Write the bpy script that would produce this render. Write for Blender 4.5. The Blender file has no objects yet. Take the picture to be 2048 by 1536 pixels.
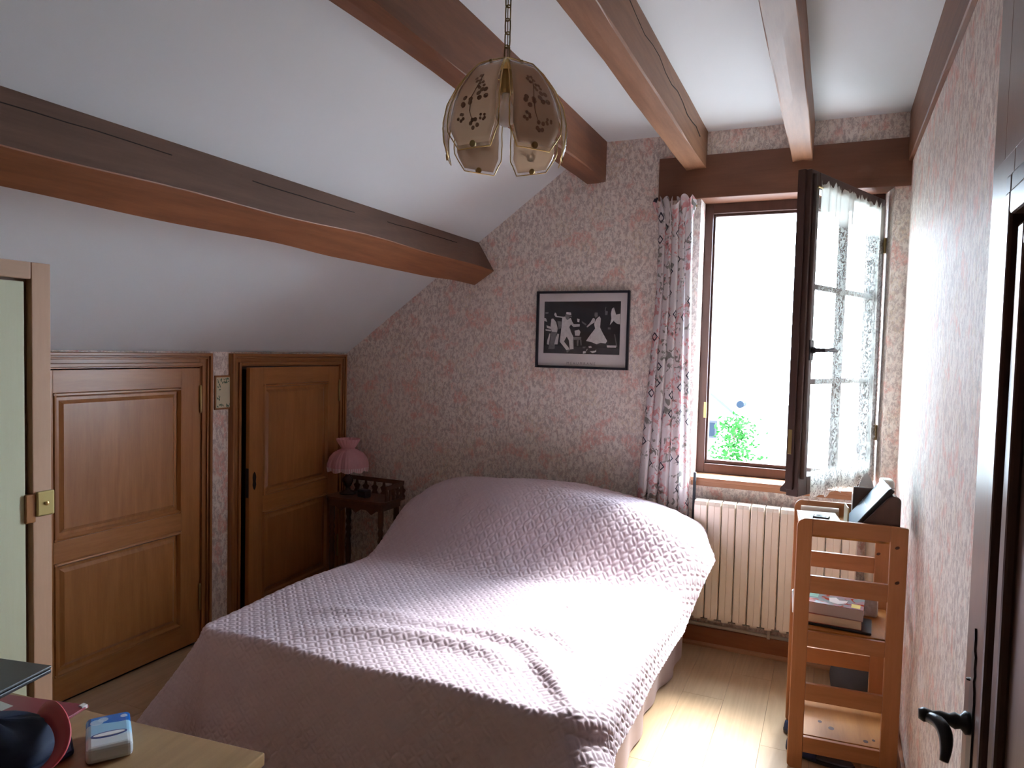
import bpy, math, random
import numpy as np
from mathutils import Vector, Matrix

random.seed(7)
rng = np.random.default_rng(7)
PI = math.pi
R = math.radians
C = bpy.context.scene.collection
sc = bpy.context.scene

# ------------------------------------------------------------------ camera
cam = bpy.data.cameras.new('camera')
cam.sensor_fit = 'HORIZONTAL'
cam.sensor_width = 36.0
cam.lens = 1419.44 / 2048 * 36.0
cam.clip_start = 0.02
co = bpy.data.objects.new('camera', cam)
C.objects.link(co)
right = Vector((0.91110157, -0.04216591, -0.41001947))
M3 = ((0.91110157, 0.41141913, 0.02506459),
      (-0.04216591, 0.03254204, 0.99858052),
      (-0.41001947, 0.91086515, -0.04699696))
rv, uv_, fv = Vector(M3[0]), Vector(M3[1]), Vector(M3[2])
m = Matrix((rv, uv_, -fv)).transposed().to_4x4()
m.translation = Vector((0, -4.05, 1.63))
co.matrix_world = m
sc.camera = co

# ------------------------------------------------------------------ world, sun, exposure
w = bpy.data.worlds.new('sky')
sc.world = w
w.use_nodes = True
wn = w.node_tree
bg = wn.nodes['Background']
bg.inputs['Color'].default_value = (0.68, 0.83, 1.0, 1)
bg.inputs['Strength'].default_value = 34.0
sun = bpy.data.lights.new('sun', 'SUN')
sun.energy = 30.0
sun.angle = R(28)
sun.color = (0.97, 0.98, 1.0)
so = bpy.data.objects.new('sun', sun)
C.objects.link(so)
sd = Vector((-0.26, -0.70, -0.70))            # the way the light travels
so.rotation_euler = sd.to_track_quat('-Z', 'Y').to_euler()
so.location = (1, 6, 8)
sc.view_settings.view_transform = 'Standard'
sc.view_settings.look = 'None'
sc.view_settings.gamma = 1
sc.view_settings.use_curve_mapping = False
sc.view_settings.exposure = 0.50
sc.cycles.max_bounces = 14
sc.cycles.diffuse_bounces = 9
sc.cycles.transmission_bounces = 8
sc.cycles.transparent_max_bounces = 16
sc.cycles.sample_clamp_indirect = 12.0


# ------------------------------------------------------------------ helpers
def tag(o, label=None, cat=None, group=None, kind=None):
    if label: o['label'] = label
    if cat: o['category'] = cat
    if group: o['group'] = group
    if kind: o['kind'] = kind
    return o


def empty(name, loc=(0, 0, 0), rz=0.0, label=None, cat=None, group=None, kind=None, parent=None):
    o = bpy.data.objects.new(name, None)
    o.empty_display_size = 0.05
    C.objects.link(o)
    o.location = loc
    o.rotation_euler = (0, 0, rz)
    if parent: o.parent = parent
    return tag(o, label, cat, group, kind)


class MB:
    """collects shapes and links them as one mesh object"""
    def __init__(s):
        s.v = []; s.f = []; s.mi = []

    def add(s, vs, fs, mi=0):
        b = len(s.v)
        s.v += [tuple(map(float, q)) for q in vs]
        s.f += [tuple(b + i for i in f) for f in fs]
        s.mi += [mi] * len(fs)
        return s

    def box(s, x0, x1, y0, y1, z0, z1, mi=0, M=None):
        vs = [(x0, y0, z0), (x1, y0, z0), (x1, y1, z0), (x0, y1, z0), (x0, y0, z1), (x1, y0, z1), (x1, y1, z1), (x0, y1, z1)]
        if M is not None: vs = [tuple(M @ Vector(q)) for q in vs]
        return s.add(vs, [(0, 3, 2, 1), (4, 5, 6, 7), (0, 1, 5, 4), (1, 2, 6, 5), (2, 3, 7, 6), (3, 0, 4, 7)], mi)

    def prism(s, poly, axis, a, b, mi=0, M=None):
        """poly of 2D points, extruded from a to b along axis; 2D axes are the remaining ones in order"""
        def p3(q, t):
            if axis == 'x': return (t, q[0], q[1])
            if axis == 'y': return (q[0], t, q[1])
            return (q[0], q[1], t)
        n = len(poly)
        vs = [p3(q, a) for q in poly] + [p3(q, b) for q in poly]
        if M is not None: vs = [tuple(M @ Vector(q)) for q in vs]
        fs = [tuple(range(n))[::-1], tuple(range(n, 2 * n))] + [(i, (i + 1) % n, n + (i + 1) % n, n + i) for i in range(n)]
        return s.add(vs, fs, mi)

    def tube(s, pts, r, n=8, mi=0, closed=False, caps=True):
        pts = [Vector(p) for p in pts]
        k = len(pts)
        rs = r if isinstance(r, (list, tuple)) else [r] * k
        base = len(s.v)
        up = None
        rings = []
        for i, p in enumerate(pts):
            if closed: t = (pts[(i + 1) % k] - pts[i - 1])
            else: t = pts[min(i + 1, k - 1)] - pts[max(i - 1, 0)]
            t.normalize()
            if up is None:
                up = Vector((0, 0, 1)) if abs(t.z) < 0.9 else Vector((1, 0, 0))
            a = (up - t * up.dot(t))
            if a.length < 1e-6: a = t.orthogonal()
            a.normalize(); up = a
            b = t.cross(a)
            rings.append([p + (a * math.cos(2 * PI * j / n) + b * math.sin(2 * PI * j / n)) * rs[i] for j in range(n)])
        vs = [q for rr in rings for q in rr]
        fs = []
        for i in range(k if closed else k - 1):
            i2 = (i + 1) % k
            for j in range(n):
                fs.append((i * n + j, i * n + (j + 1) % n, i2 * n + (j + 1) % n, i2 * n + j))
        if caps and not closed:
            fs.append(tuple(range(n))[::-1]); fs.append(tuple((k - 1) * n + j for j in range(n)))
        return s.add(vs, fs, mi)

    def lathe(s, prof, c=(0, 0, 0), n=24, mi=0, axis='z', cap=True):
        vs = []; fs = []
        k = len(prof)
        for (r, h) in prof:
            for j in range(n):
                a = 2 * PI * j / n
                q = (r * math.cos(a), r * math.sin(a), h)
                if axis == 'x': q = (q[2], q[0], q[1])
                if axis == 'y': q = (q[0], q[2], q[1])
                vs.append((c[0] + q[0], c[1] + q[1], c[2] + q[2]))
        for i in range(k - 1):
            for j in range(n):
                fs.append((i * n + j, i * n + (j + 1) % n, (i + 1) * n + (j + 1) % n, (i + 1) * n + j))
        if cap:
            fs.append(tuple(range(n))[::-1]); fs.append(tuple((k - 1) * n + j for j in range(n)))
        return s.add(vs, fs, mi)

    def grid(s, P, mi=0, wrap=False):
        """P: array (n, m, 3)"""
        n, k = P.shape[:2]
        vs = [tuple(q) for q in P.reshape(-1, 3)]
        fs = []
        for i in range(n - 1):
            for j in range(k if wrap else k - 1):
                j2 = (j + 1) % k
                fs.append((i * k + j, i * k + j2, (i + 1) * k + j2, (i + 1) * k + j))
        return s.add(vs, fs, mi)

    def build(s, name, mats, parent=None, smooth=False, bevel=0.0, seg=2, loc=None, rz=0.0, solid=0.0):
        me = bpy.data.meshes.new(name)
        me.from_pydata(s.v, [], s.f)
        if not isinstance(mats, (list, tuple)): mats = [mats]
        for mm in mats: me.materials.append(mm)
        if len(mats) > 1: me.polygons.foreach_set('material_index', s.mi)
        if smooth: me.polygons.foreach_set('use_smooth', [True] * len(me.polygons))
        me.update()
        o = bpy.data.objects.new(name, me)
        C.objects.link(o)
        if loc is not None: o.location = loc
        if rz: o.rotation_euler = (0, 0, rz)
        if parent: o.parent = parent
        if solid:
            md = o.modifiers.new('solid', 'SOLIDIFY'); md.thickness = solid; md.offset = 0
        if bevel:
            md = o.modifiers.new('bevel', 'BEVEL'); md.width = bevel; md.segments = seg; md.limit_method = 'ANGLE'; md.angle_limit = R(40)
        return o


def copy_tree(o, parent=None):
    c = o.copy(); C.objects.link(c)
    if parent: c.parent = parent
    for ch in [k for k in bpy.data.objects if k.parent == o]:
        copy_tree(ch, c)
    return c


# ------------------------------------------------------------------ materials
class NT:
    def __init__(s, name):
        s.m = bpy.data.materials.new(name); s.m.use_nodes = True
        s.t = s.m.node_tree; s.n = s.t.nodes; s.l = s.t.links
        s.b = s.n['Principled BSDF']

    def node(s, ty, **kw):
        nd = s.n.new(ty)
        for k, v in kw.items(): setattr(nd, k, v)
        return nd

    def link(s, a, b): s.l.new(a, b)

    def val(s, x, sock):
        if isinstance(x, (int, float)): sock.default_value = x
        elif isinstance(x, (tuple, list)): sock.default_value = x
        else: s.l.new(x, sock)

    def math(s, op, a, b=0.0, c=0.0, clamp=False):
        nd = s.node('ShaderNodeMath', operation=op, use_clamp=clamp)
        s.val(a, nd.inputs[0]); s.val(b, nd.inputs[1]); s.val(c, nd.inputs[2])
        return nd.outputs[0]

    def mix(s, f, a, b):
        nd = s.node('ShaderNodeMix', data_type='RGBA')
        s.val(f, nd.inputs['Factor'])
        for q, nm in ((a, 6), (b, 7)):
            if isinstance(q, (tuple, list)) and len(q) == 3: q = (*q, 1)
            s.val(q, nd.inputs[nm])
        return nd.outputs[2]

    def coord(s, kind='Object', scale=(1, 1, 1), loc=(0, 0, 0)):
        tc = s.node('ShaderNodeTexCoord')
        mp = s.node('ShaderNodeMapping')
        mp.inputs['Scale'].default_value = scale
        mp.inputs['Location'].default_value = loc
        s.link(tc.outputs[kind], mp.inputs['Vector'])
        return mp.outputs[0]

    def noise(s, vec, scale, detail=2.0, rough=0.5, dist=0.0):
        nd = s.node('ShaderNodeTexNoise')
        nd.inputs['Scale'].default_value = scale; nd.inputs['Detail'].default_value = detail
        nd.inputs['Roughness'].default_value = rough; nd.inputs['Distortion'].default_value = dist
        s.link(vec, nd.inputs['Vector'])
        return nd.outputs['Fac']

    def ramp(s, f, a, b):
        nd = s.node('ShaderNodeMapRange', interpolation_type='SMOOTHSTEP')
        s.val(f, nd.inputs['Value']); nd.inputs['From Min'].default_value = a; nd.inputs['From Max'].default_value = b
        return nd.outputs[0]

    def bump(s, h, strength=0.3, dist=0.002):
        nd = s.node('ShaderNodeBump')
        nd.inputs['Strength'].default_value = strength; nd.inputs['Distance'].default_value = dist
        s.val(h, nd.inputs['Height']); s.link(nd.outputs[0], s.b.inputs['Normal'])

    def out(s, col=None, rough=None, metal=None, spec=None):
        for v, nm in ((col, 'Base Color'), (rough, 'Roughness'), (metal, 'Metallic'), (spec, 'Specular IOR Level')):
            if v is None: continue
            if isinstance(v, (tuple, list)) and len(v) == 3: v = (*v, 1)
            s.val(v, s.b.inputs[nm])
        return s.m


def plain(name, col, rough=0.5, metal=0.0, spec=0.5, var=0.06, scale=18.0, bump=0.0):
    t = NT(name)
    v = t.coord()
    nz = t.noise(v, scale, 3)
    lo = tuple(c * (1 - var) for c in col); hi = tuple(min(1, c * (1 + var)) for c in col)
    if bump: t.bump(t.noise(v, scale * 12, 2), bump, 0.001)
    return t.out(t.mix(nz, lo, hi), rough, metal, spec)


def wood(name, dark, light, axis='z', rough=0.42, rings=9.0, knots=0.0, spec=0.4, coat=0.0, grain=0.5, shift=0.0):
    t = NT(name)
    st = {'x': (0.09, 1, 1), 'y': (1, 0.09, 1), 'z': (1, 1, 0.09)}[axis]
    v = t.coord(scale=st, loc=(shift, shift * 0.7, shift * 1.3))
    warp = t.noise(v, 3.5, 3, 0.55, 0.6)
    fine = t.noise(v, 90, 4, 0.65)
    rg = t.math('FRACT', t.math('MULTIPLY', warp, rings))
    rg = t.math('ABSOLUTE', t.math('SUBTRACT', rg, 0.5))
    f = t.math('ADD', t.math('MULTIPLY', rg, 1.2 * grain), t.math('MULTIPLY', fine, 0.75), clamp=True)
    col = t.mix(f, dark, light)
    big = t.noise(t.coord(), 1.7, 2)
    col = t.mix(t.math('MULTIPLY', t.ramp(big, 0.35, 0.7), 0.35), col, dark)
    if knots:
        vo = t.node('ShaderNodeTexVoronoi'); vo.inputs['Scale'].default_value = knots
        t.link(t.coord(scale={'x': (0.45, 1, 1), 'y': (1, 0.45, 1), 'z': (1, 1, 0.45)}[axis], loc=(shift, shift, shift)), vo.inputs['Vector'])
        kf = t.math('SUBTRACT', 1.0, t.ramp(vo.outputs['Distance'], 0.05, 0.13))
        col = t.mix(t.math('MULTIPLY', kf, 0.85), col, tuple(c * 0.3 for c in dark))
    t.bump(fine, 0.15, 0.0008)
    if coat:
        t.b.inputs['Coat Weight'].default_value = coat; t.b.inputs['Coat Roughness'].default_value = 0.25
    return t.out(col, rough, 0.0, spec)


def wallpaper(name):
    t = NT(name)
    v = t.coord()
    vs = t.coord(scale=(1, 1, 0.6))
    n1 = t.noise(vs, 46, 6, 0.82, 0.4)
    n2 = t.noise(vs, 60, 5, 0.8, 0.4)
    fle = t.ramp(n1, 0.44, 0.58)
    cor = t.ramp(t.noise(v, 8.5, 2, 0.5, 0.4), 0.52, 0.66)
    cor2 = t.math('MULTIPLY', cor, t.ramp(n2, 0.40, 0.55))
    few = t.ramp(t.noise(vs, 52, 5, 0.8, 0.4), 0.53, 0.62)
    yel = t.math('MULTIPLY', t.ramp(t.noise(v, 6.3, 2), 0.5, 0.64), t.ramp(t.noise(vs, 70, 2), 0.46, 0.58))
    col = t.mix(fle, (0.88, 0.815, 0.75), (0.53, 0.455, 0.425))
    col = t.mix(t.math('MULTIPLY', yel, 0.30), col, (0.68, 0.55, 0.36))
    col = t.mix(t.math('MULTIPLY', few, 0.26), col, (0.70, 0.38, 0.33))
    col = t.mix(t.math('MULTIPLY', cor2, 0.64), col, (0.74, 0.36, 0.30))
    t.bump(n1, 0.2, 0.0006)
    return t.out(col, 0.62, 0, 0.35)


def plaster():
    t = NT('ceiling plaster')
    v = t.coord()
    nz = t.noise(v, 2.2, 3)
    t.bump(t.noise(v, 160, 3), 0.12, 0.001)
    return t.out(t.mix(nz, (0.635, 0.665, 0.675), (0.675, 0.705, 0.715)), 0.75, 0, 0.3)


def curtain_mat():
    t = NT('printed curtain')
    tc = t.node('ShaderNodeTexCoord')
    uv = tc.outputs['UV']
    # dark diamond outlines
    vo = t.node('ShaderNodeTexVoronoi', distance='MANHATTAN', feature='F1', voronoi_dimensions='2D')
    vo.inputs['Scale'].default_value = 9.5; vo.inputs['Randomness'].default_value = 0.75
    t.link(uv, vo.inputs['Vector'])
    d = vo.outputs['Distance']
    ring = t.math('MULTIPLY', t.math('GREATER_THAN', d, 0.16), t.math('LESS_THAN', d, 0.25))
    sep = t.node('ShaderNodeSeparateColor'); t.link(vo.outputs['Color'], sep.inputs[0])
    ring = t.math('MULTIPLY', ring, t.math('GREATER_THAN', sep.outputs[0], 0.28))
    # blossoms and leaves
    def blobs(scale, lo, hi, dist, loc):
        mp = t.node('ShaderNodeMapping'); mp.inputs['Location'].default_value = loc
        t.link(uv, mp.inputs['Vector'])
        return t.ramp(t.noise(mp.outputs[0], scale, 2, 0.6, dist), lo, hi)
    area = blobs(6.0, 0.48, 0.55, 0.2, (0, 0, 0))
    pet = blobs(26, 0.5, 0.57, 1.2, (3, 1, 0))
    leaf = t.math('MULTIPLY', blobs(21, 0.55, 0.585, 0.9, (7, 4, 0)), blobs(7.5, 0.46, 0.53, 0.1, (2, 8, 0)))
    col = t.mix(t.math('MULTIPLY', t.math('MULTIPLY', area, pet), 0.7), (0.82, 0.79, 0.80), (0.72, 0.22, 0.23))
    col = t.mix(t.math('MULTIPLY', leaf, 0.75), col, (0.13, 0.14, 0.11))
    col = t.mix(t.math('MULTIPLY', ring, 0.97), col, (0.03, 0.035, 0.06))
    t.out(col, 0.85, 0, 0.2)
    tr = t.node('ShaderNodeBsdfTranslucent'); t.link(col, tr.inputs['Color'])
    mx = t.node('ShaderNodeMixShader'); mx.inputs[0].default_value = 0.3
    t.link(t.b.outputs[0], mx.inputs[1]); t.link(tr.outputs[0], mx.inputs[2])
    t.link(mx.outputs[0], t.n['Material Output'].inputs['Surface'])
    return t.m


def lace_mat():
    t = NT('lace')
    tc = t.node('ShaderNodeTexCoord'); uv = tc.outputs['UV']
    sp = t.node('ShaderNodeSeparateXYZ'); t.link(uv, sp.inputs[0])
    n1 = t.noise(uv, 42, 3, 0.6, 1.5)
    open_ = t.math('MULTIPLY', t.ramp(n1, 0.46, 0.56), 0.30)
    dense_top = t.ramp(sp.outputs[1], 1.22, 1.30)
    dense_bot = t.math('SUBTRACT', 1.0, t.ramp(sp.outputs[1], 0.10, 0.17))
    alpha = t.math('SUBTRACT', 0.42, open_)
    alpha = t.math('MAXIMUM', alpha, t.math('MULTIPLY', dense_top, 0.93))
    alpha = t.math('MAXIMUM', alpha, t.math('MULTIPLY', dense_bot, t.math('SUBTRACT', 0.97, t.math('MULTIPLY', t.ramp(t.noise(uv, 30, 2, 0.5, 2.5), 0.52, 0.57), 0.6))))
    col = (0.74, 0.75, 0.70, 1)
    df = t.node('ShaderNodeBsdfDiffuse'); df.inputs['Color'].default_value = col
    tl = t.node('ShaderNodeBsdfTranslucent'); tl.inputs['Color'].default_value = col
    tp = t.node('ShaderNodeBsdfTransparent')
    m1 = t.node('ShaderNodeMixShader'); m1.inputs[0].default_value = 0.5
    t.link(df.outputs[0], m1.inputs[1]); t.link(tl.outputs[0], m1.inputs[2])
    m2 = t.node('ShaderNodeMixShader'); t.link(alpha, m2.inputs[0])
    t.link(tp.outputs[0], m2.inputs[1]); t.link(m1.outputs[0], m2.inputs[2])
    t.link(m2.outputs[0], t.n['Material Output'].inputs['Surface'])
    return t.m


def glass_mat(name, tint, fac_solid, solid_col, rough=0.05, translucent=0.5):
    """thin glass: clear transmission, a smoky diffusing share, and a glossy reflection by fresnel"""
    t = NT(name)
    v = t.coord()
    tp = t.node('ShaderNodeBsdfTransparent'); tp.inputs['Color'].default_value = (*tint, 1)
    gl = t.node('ShaderNodeBsdfGlossy'); gl.inputs['Roughness'].default_value = rough
    df = t.node('ShaderNodeBsdfDiffuse'); tl = t.node('ShaderNodeBsdfTranslucent')
    col = t.mix(t.noise(v, 9, 2), tuple(c * 0.9 for c in solid_col), tuple(min(1, c * 1.08) for c in solid_col))
    t.link(col, df.inputs['Color']); t.link(col, tl.inputs['Color'])
    m0 = t.node('ShaderNodeMixShader'); m0.inputs[0].default_value = translucent
    t.link(df.outputs[0], m0.inputs[1]); t.link(tl.outputs[0], m0.inputs[2])
    m1 = t.node('ShaderNodeMixShader'); m1.inputs[0].default_value = fac_solid
    t.link(tp.outputs[0], m1.inputs[1]); t.link(m0.outputs[0], m1.inputs[2])
    lw = t.node('ShaderNodeFresnel'); lw.inputs['IOR'].default_value = 1.45
    geo = t.node('ShaderNodeNewGeometry')
    front = t.math('MULTIPLY', lw.outputs[0], t.math('SUBTRACT', 1.0, geo.outputs['Backfacing']))
    m2 = t.node('ShaderNodeMixShader'); t.link(front, m2.inputs[0])
    t.link(m1.outputs[0], m2.inputs[1]); t.link(gl.outputs[0], m2.inputs[2])
    t.link(m2.outputs[0], t.n['Material Output'].inputs['Surface'])
    return t.m


def spread_mat():
    t = NT('quilted bedspread')
    v = t.coord()
    weave = t.noise(v, 420, 2)
    t.bump(weave, 0.12, 0.0006)
    t.b.inputs['Sheen Weight'].default_value = 0.15
    return t.out(t.mix(t.noise(v, 3, 2), (0.555, 0.445, 0.485), (0.595, 0.48, 0.52)), 0.62, 0, 0.35)


def floor_mat():
    t = NT('oak laminate')
    oi = t.node('ShaderNodeObjectInfo')
    tc = t.node('ShaderNodeTexCoord')
    add = t.node('ShaderNodeVectorMath', operation='ADD')
    cmb = t.node('ShaderNodeCombineXYZ')
    k = t.math('MULTIPLY', oi.outputs['Random'], 40.0)
    t.link(k, cmb.inputs[0]); t.link(k, cmb.inputs[1])
    t.link(tc.outputs['Object'], add.inputs[0]); t.link(cmb.outputs[0], add.inputs[1])
    mp = t.node('ShaderNodeMapping'); mp.inputs['Scale'].default_value = (1, 0.08, 1); t.link(add.outputs[0], mp.inputs['Vector'])
    warp = t.noise(mp.outputs[0], 5, 3, 0.6, 0.8)
    rg = t.math('ABSOLUTE', t.math('SUBTRACT', t.math('FRACT', t.math('MULTIPLY', warp, 10)), 0.5))
    fine = t.noise(mp.outputs[0], 110, 3, 0.6)
    f = t.math('ADD', t.math('MULTIPLY', rg, 0.9), t.math('MULTIPLY', fine, 0.5), clamp=True)
    col = t.mix(f, (0.44, 0.29, 0.16), (0.60, 0.43, 0.26))
    col = t.mix(t.math('MULTIPLY', oi.outputs['Random'], 0.25), col, (0.55, 0.40, 0.25))
    return t.out(col, 0.32, 0, 0.5)


def stripe_mat():
    t = NT('pleated pink fabric')
    tc = t.node('ShaderNodeTexCoord')
    sp = t.node('ShaderNodeSeparateXYZ'); t.link(tc.outputs['Object'], sp.inputs[0])
    ang = t.math('ARCTAN2', sp.outputs[1], sp.outputs[0])
    s1 = t.math('SINE', t.math('MULTIPLY', ang, 64.0))
    low = t.math('LESS_THAN', sp.outputs[2], 0.185)
    st = t.math('MULTIPLY', t.ramp(s1, -0.3, 0.3), low)
    col = t.mix(t.noise(tc.outputs['Object'], 30, 2), (0.76, 0.40, 0.44), (0.82, 0.47, 0.51))
    col = t.mix(st, col, (0.92, 0.78, 0.78))
    t.out(col, 0.8, 0, 0.2)
    tr = t.node('ShaderNodeBsdfTranslucent'); t.link(col, tr.inputs['Color'])
    mx = t.node('ShaderNodeMixShader'); mx.inputs[0].default_value = 0.35
    t.link(t.b.outputs[0], mx.inputs[1]); t.link(tr.outputs[0], mx.inputs[2])
    t.link(mx.outputs[0], t.n['Material Output'].inputs['Surface'])
    return t.m


BEAM_D, BEAM_L = (0.10, 0.037, 0.017), (0.25, 0.098, 0.045)
W = dict(
    beam_y=wood('beam wood y', BEAM_D, BEAM_L, 'y', 0.5, 7, 0, grain=0.6),
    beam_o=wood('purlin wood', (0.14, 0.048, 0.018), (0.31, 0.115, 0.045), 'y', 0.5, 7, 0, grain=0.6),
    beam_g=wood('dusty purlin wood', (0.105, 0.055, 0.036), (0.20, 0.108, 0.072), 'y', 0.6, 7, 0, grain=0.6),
    beam2_y=wood('lighter beam wood y', (0.16, 0.072, 0.035), (0.34, 0.165, 0.085), 'y', 0.5, 7, 2.2, grain=0.6, shift=3.0),
    beam_x=wood('beam wood x', (0.13, 0.052, 0.030), (0.24, 0.105, 0.06), 'x', 0.5, 7, 0, grain=0.5),
    door_z=wood('door oak z', (0.25, 0.093, 0.024), (0.47, 0.20, 0.062), 'z', 0.36, 8, 0, coat=0.25, grain=0.45),
    door_y=wood('door oak y', (0.25, 0.093, 0.024), (0.47, 0.20, 0.062), 'y', 0.36, 8, 0, coat=0.25, grain=0.45, shift=2.0),
    frame_z=wood('door frame oak z', (0.21, 0.078, 0.020), (0.40, 0.165, 0.05), 'z', 0.36, 8, 0, coat=0.25, grain=0.4, shift=5.0),
    frame_y=wood('door frame oak y', (0.21, 0.078, 0.020), (0.40, 0.165, 0.05), 'y', 0.36, 8, 0, coat=0.25, grain=0.4, shift=5.0),
    win=wood('window wood', (0.055, 0.026, 0.020), (0.11, 0.052, 0.040), 'z', 0.4, 6, 0, grain=0.4),
    sash=wood('sash wood', (0.045, 0.024, 0.02), (0.085, 0.045, 0.036), 'z', 0.38, 6, 0, grain=0.4),
    sill=wood('sill wood', (0.28, 0.12, 0.06), (0.45, 0.22, 0.12), 'x', 0.35, 7, 0, coat=0.2),
    base=wood('baseboard wood', (0.26, 0.09, 0.036), (0.42, 0.17, 0.072), 'x', 0.4, 7, 3.0),
    pine_z=wood('pine z', (0.33, 0.125, 0.042), (0.52, 0.22, 0.085), 'z', 0.42, 8, 3.3, coat=0.15, grain=0.5),
    pine_x=wood('pine x', (0.33, 0.125, 0.042), (0.52, 0.22, 0.085), 'x', 0.42, 8, 3.3, coat=0.15, grain=0.5, shift=1.7),
    pine_y=wood('pine y', (0.33, 0.125, 0.025), (0.52, 0.23, 0.055), 'y', 0.42, 8, 4.5, coat=0.15, grain=0.7, shift=4.2),
    birch_z=wood('pale birch z', (0.50, 0.50, 0.33), (0.58, 0.575, 0.40), 'z', 0.45, 4, 0, grain=0.25),
    beech_z=wood('beech z', (0.42, 0.25, 0.15), (0.55, 0.34, 0.215), 'z', 0.45, 6, 0, grain=0.3),
    beech_y=wood('beech y', (0.42, 0.27, 0.17), (0.55, 0.36, 0.24), 'y', 0.45, 6, 0, grain=0.3),
    desk_x=wood('desk wood', (0.30, 0.175, 0.075), (0.46, 0.29, 0.14), 'y', 0.33, 7, 0, grain=0.6),
    walnut=wood('dark walnut', (0.055, 0.026, 0.018), (0.12, 0.058, 0.04), 'z', 0.4, 6, 0),
    antique=wood('dark turned wood', (0.075, 0.028, 0.014), (0.15, 0.058, 0.028), 'z', 0.33, 6, 0, coat=0.3),
    doordark_z=wood('right door wood', (0.12, 0.062, 0.048), (0.20, 0.112, 0.085), 'z', 0.36, 6, 0, coat=0.35, grain=0.3),
    doordark2=wood('right door moulding wood', (0.06, 0.025, 0.018), (0.11, 0.05, 0.035), 'z', 0.3, 6, 0, coat=0.3, grain=0.3),
)
PAPER = wallpaper('flowered wallpaper')
PLASTER = plaster()
CURT = curtain_mat()
LACE = lace_mat()
SPREAD = spread_mat()
FLOOR = floor_mat()
BRASS = plain('brass', (0.70, 0.52, 0.22), 0.28, 1.0)
OLDBRASS = plain('aged brass', (0.34, 0.25, 0.11), 0.38, 1.0, var=0.2)
IRON = plain('black iron', (0.016, 0.016, 0.018), 0.35, 0.3, 0.5)
STEEL = plain('brushed steel', (0.55, 0.55, 0.53), 0.3, 1.0)
BLACK = plain('black plastic', (0.012, 0.013, 0.016), 0.35)
NAVYBLK = plain('black lacquer frame', (0.010, 0.012, 0.022), 0.35)
WHITE = plain('white', (0.80, 0.80, 0.78), 0.6)
PAPERW = plain('white paper', (0.78, 0.77, 0.74), 0.7)
RADI = plain('radiator enamel', (0.74, 0.66, 0.55), 0.35, var=0.02)
PIPE = plain('painted pipe', (0.50, 0.48, 0.42), 0.45, var=0.15)
DUSTY = plain('dusty grey metal', (0.22, 0.20, 0.17), 0.8, var=0.4, scale=60)
SHEET = plain('grey pink bed skirt', (0.40, 0.33, 0.33), 0.85)
PANE = glass_mat('window glass', (0.97, 0.99, 0.98), 0.03, (0.8, 0.8, 0.8), 0.02)
SMOKE = glass_mat('smoked beige glass', (0.80, 0.70, 0.60), 0.78, (0.62, 0.49, 0.38), 0.25, 0.55)
CLEAR = glass_mat('clear bevelled glass', (0.93, 0.90, 0.86), 0.08, (0.6, 0.5, 0.4), 0.03)

# ------------------------------------------------------------------ room shell
XL, XR = -3.093, 0.319
YB = -4.95
EZ, CZ = 1.583, 2.86
SL = 0.718
XS = XL + (CZ - EZ) / SL          # where the slope meets the flat ceiling


def st(o, label, cat):
    return tag(o, label, cat, kind='structure')


# floor: planks along y
fl = empty('floor', (0, 0, 0)); st(fl, 'pale oak laminate floor of long planks beside the bed', 'floor')
MB().box(XL - 0.7, XR + 0.2, YB - 0.1, 0.3, -0.15, -0.012).build('subfloor', plain('dark gap', (0.05, 0.03, 0.02)), fl)
pw, plen = 0.192, 1.285
plank_me = None
i = 0
x = XL + 0.002
while x < XR:
    x1 = min(x + pw, XR)
    y = -0.001 - (0.0, 0.62, 0.3, 0.95)[i % 4]
    ys = [-0.001]
    while y > YB:
        if y < -0.05: ys.append(y)
        y -= plen
    ys.append(YB)
    for a, b in zip(ys[:-1], ys[1:]):
        MB().box(x + 0.0004, x1 - 0.0004, b + 0.0004, a - 0.0004, -0.012, 0.0).build('floor_plank', FLOOR, fl, bevel=0.0006, seg=1)
    x += pw; i += 1

# gable wall (the window wall)
WX0, WX1 = -0.70, 0.249            # window niche
WZ0, WZ1 = 0.93, 2.496
g = MB()
g.box(XL - 0.7, WX0, 0, 0.38, -0.1, 3.1)
g.box(WX0, WX1, 0, 0.38, -0.1, WZ0)
g.box(WX0, WX1, 0.0, 0.38, 2.73, 3.1)
g.box(WX0, WX1, 0.2, 0.38, WZ1, 2.73)
g.prism([(WX1, 0.0), (XR + 0.3, 0.0), (XR + 0.3, 0.38), (0.215, 0.38), (0.215, 0.17)], 'z', -0.1, 3.1)
st(g.build('wall_back', PAPER), 'gable wall with cream and coral flowered wallpaper', 'wall')
# right wall
st(MB().box(XR, XR + 0.2, YB - 0.1, 0.0, -0.1, 3.1).build('wall_right', PAPER), 'right side wall with flowered wallpaper seen at a grazing angle', 'wall')
# unseen front wall behind the camera, given dark wood to cut bounce light
st(MB().box(XL - 0.7, XR + 0.2, YB - 0.2, YB, -0.1, 3.1).build('wall_front', W['walnut']), 'unseen wall behind the viewer, made dark wood to cut bounce light', 'wall')
# knee wall with two cupboard openings
D1 = (-2.19, -1.285, 1.500)        # leaf opening y0, y1, top
D2 = (-0.992, -0.118, 1.500)
kw = MB()
ks = XL - 0.12
kw.box(ks, XL, YB, D1[0], -0.1, EZ)
kw.box(ks, XL, D1[1], D2[0], -0.1, EZ)
kw.box(ks, XL, D2[1], 0.0, -0.1, EZ)
kw.box(ks, XL, D1[0], D1[1], D1[2], EZ)
kw.box(ks, XL, D2[0], D2[1], D2[2], EZ)
st(kw.build('wall_left', PAPER), 'low knee wall under the sloped ceiling with wallpaper between two cupboard doors', 'wall')
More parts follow.
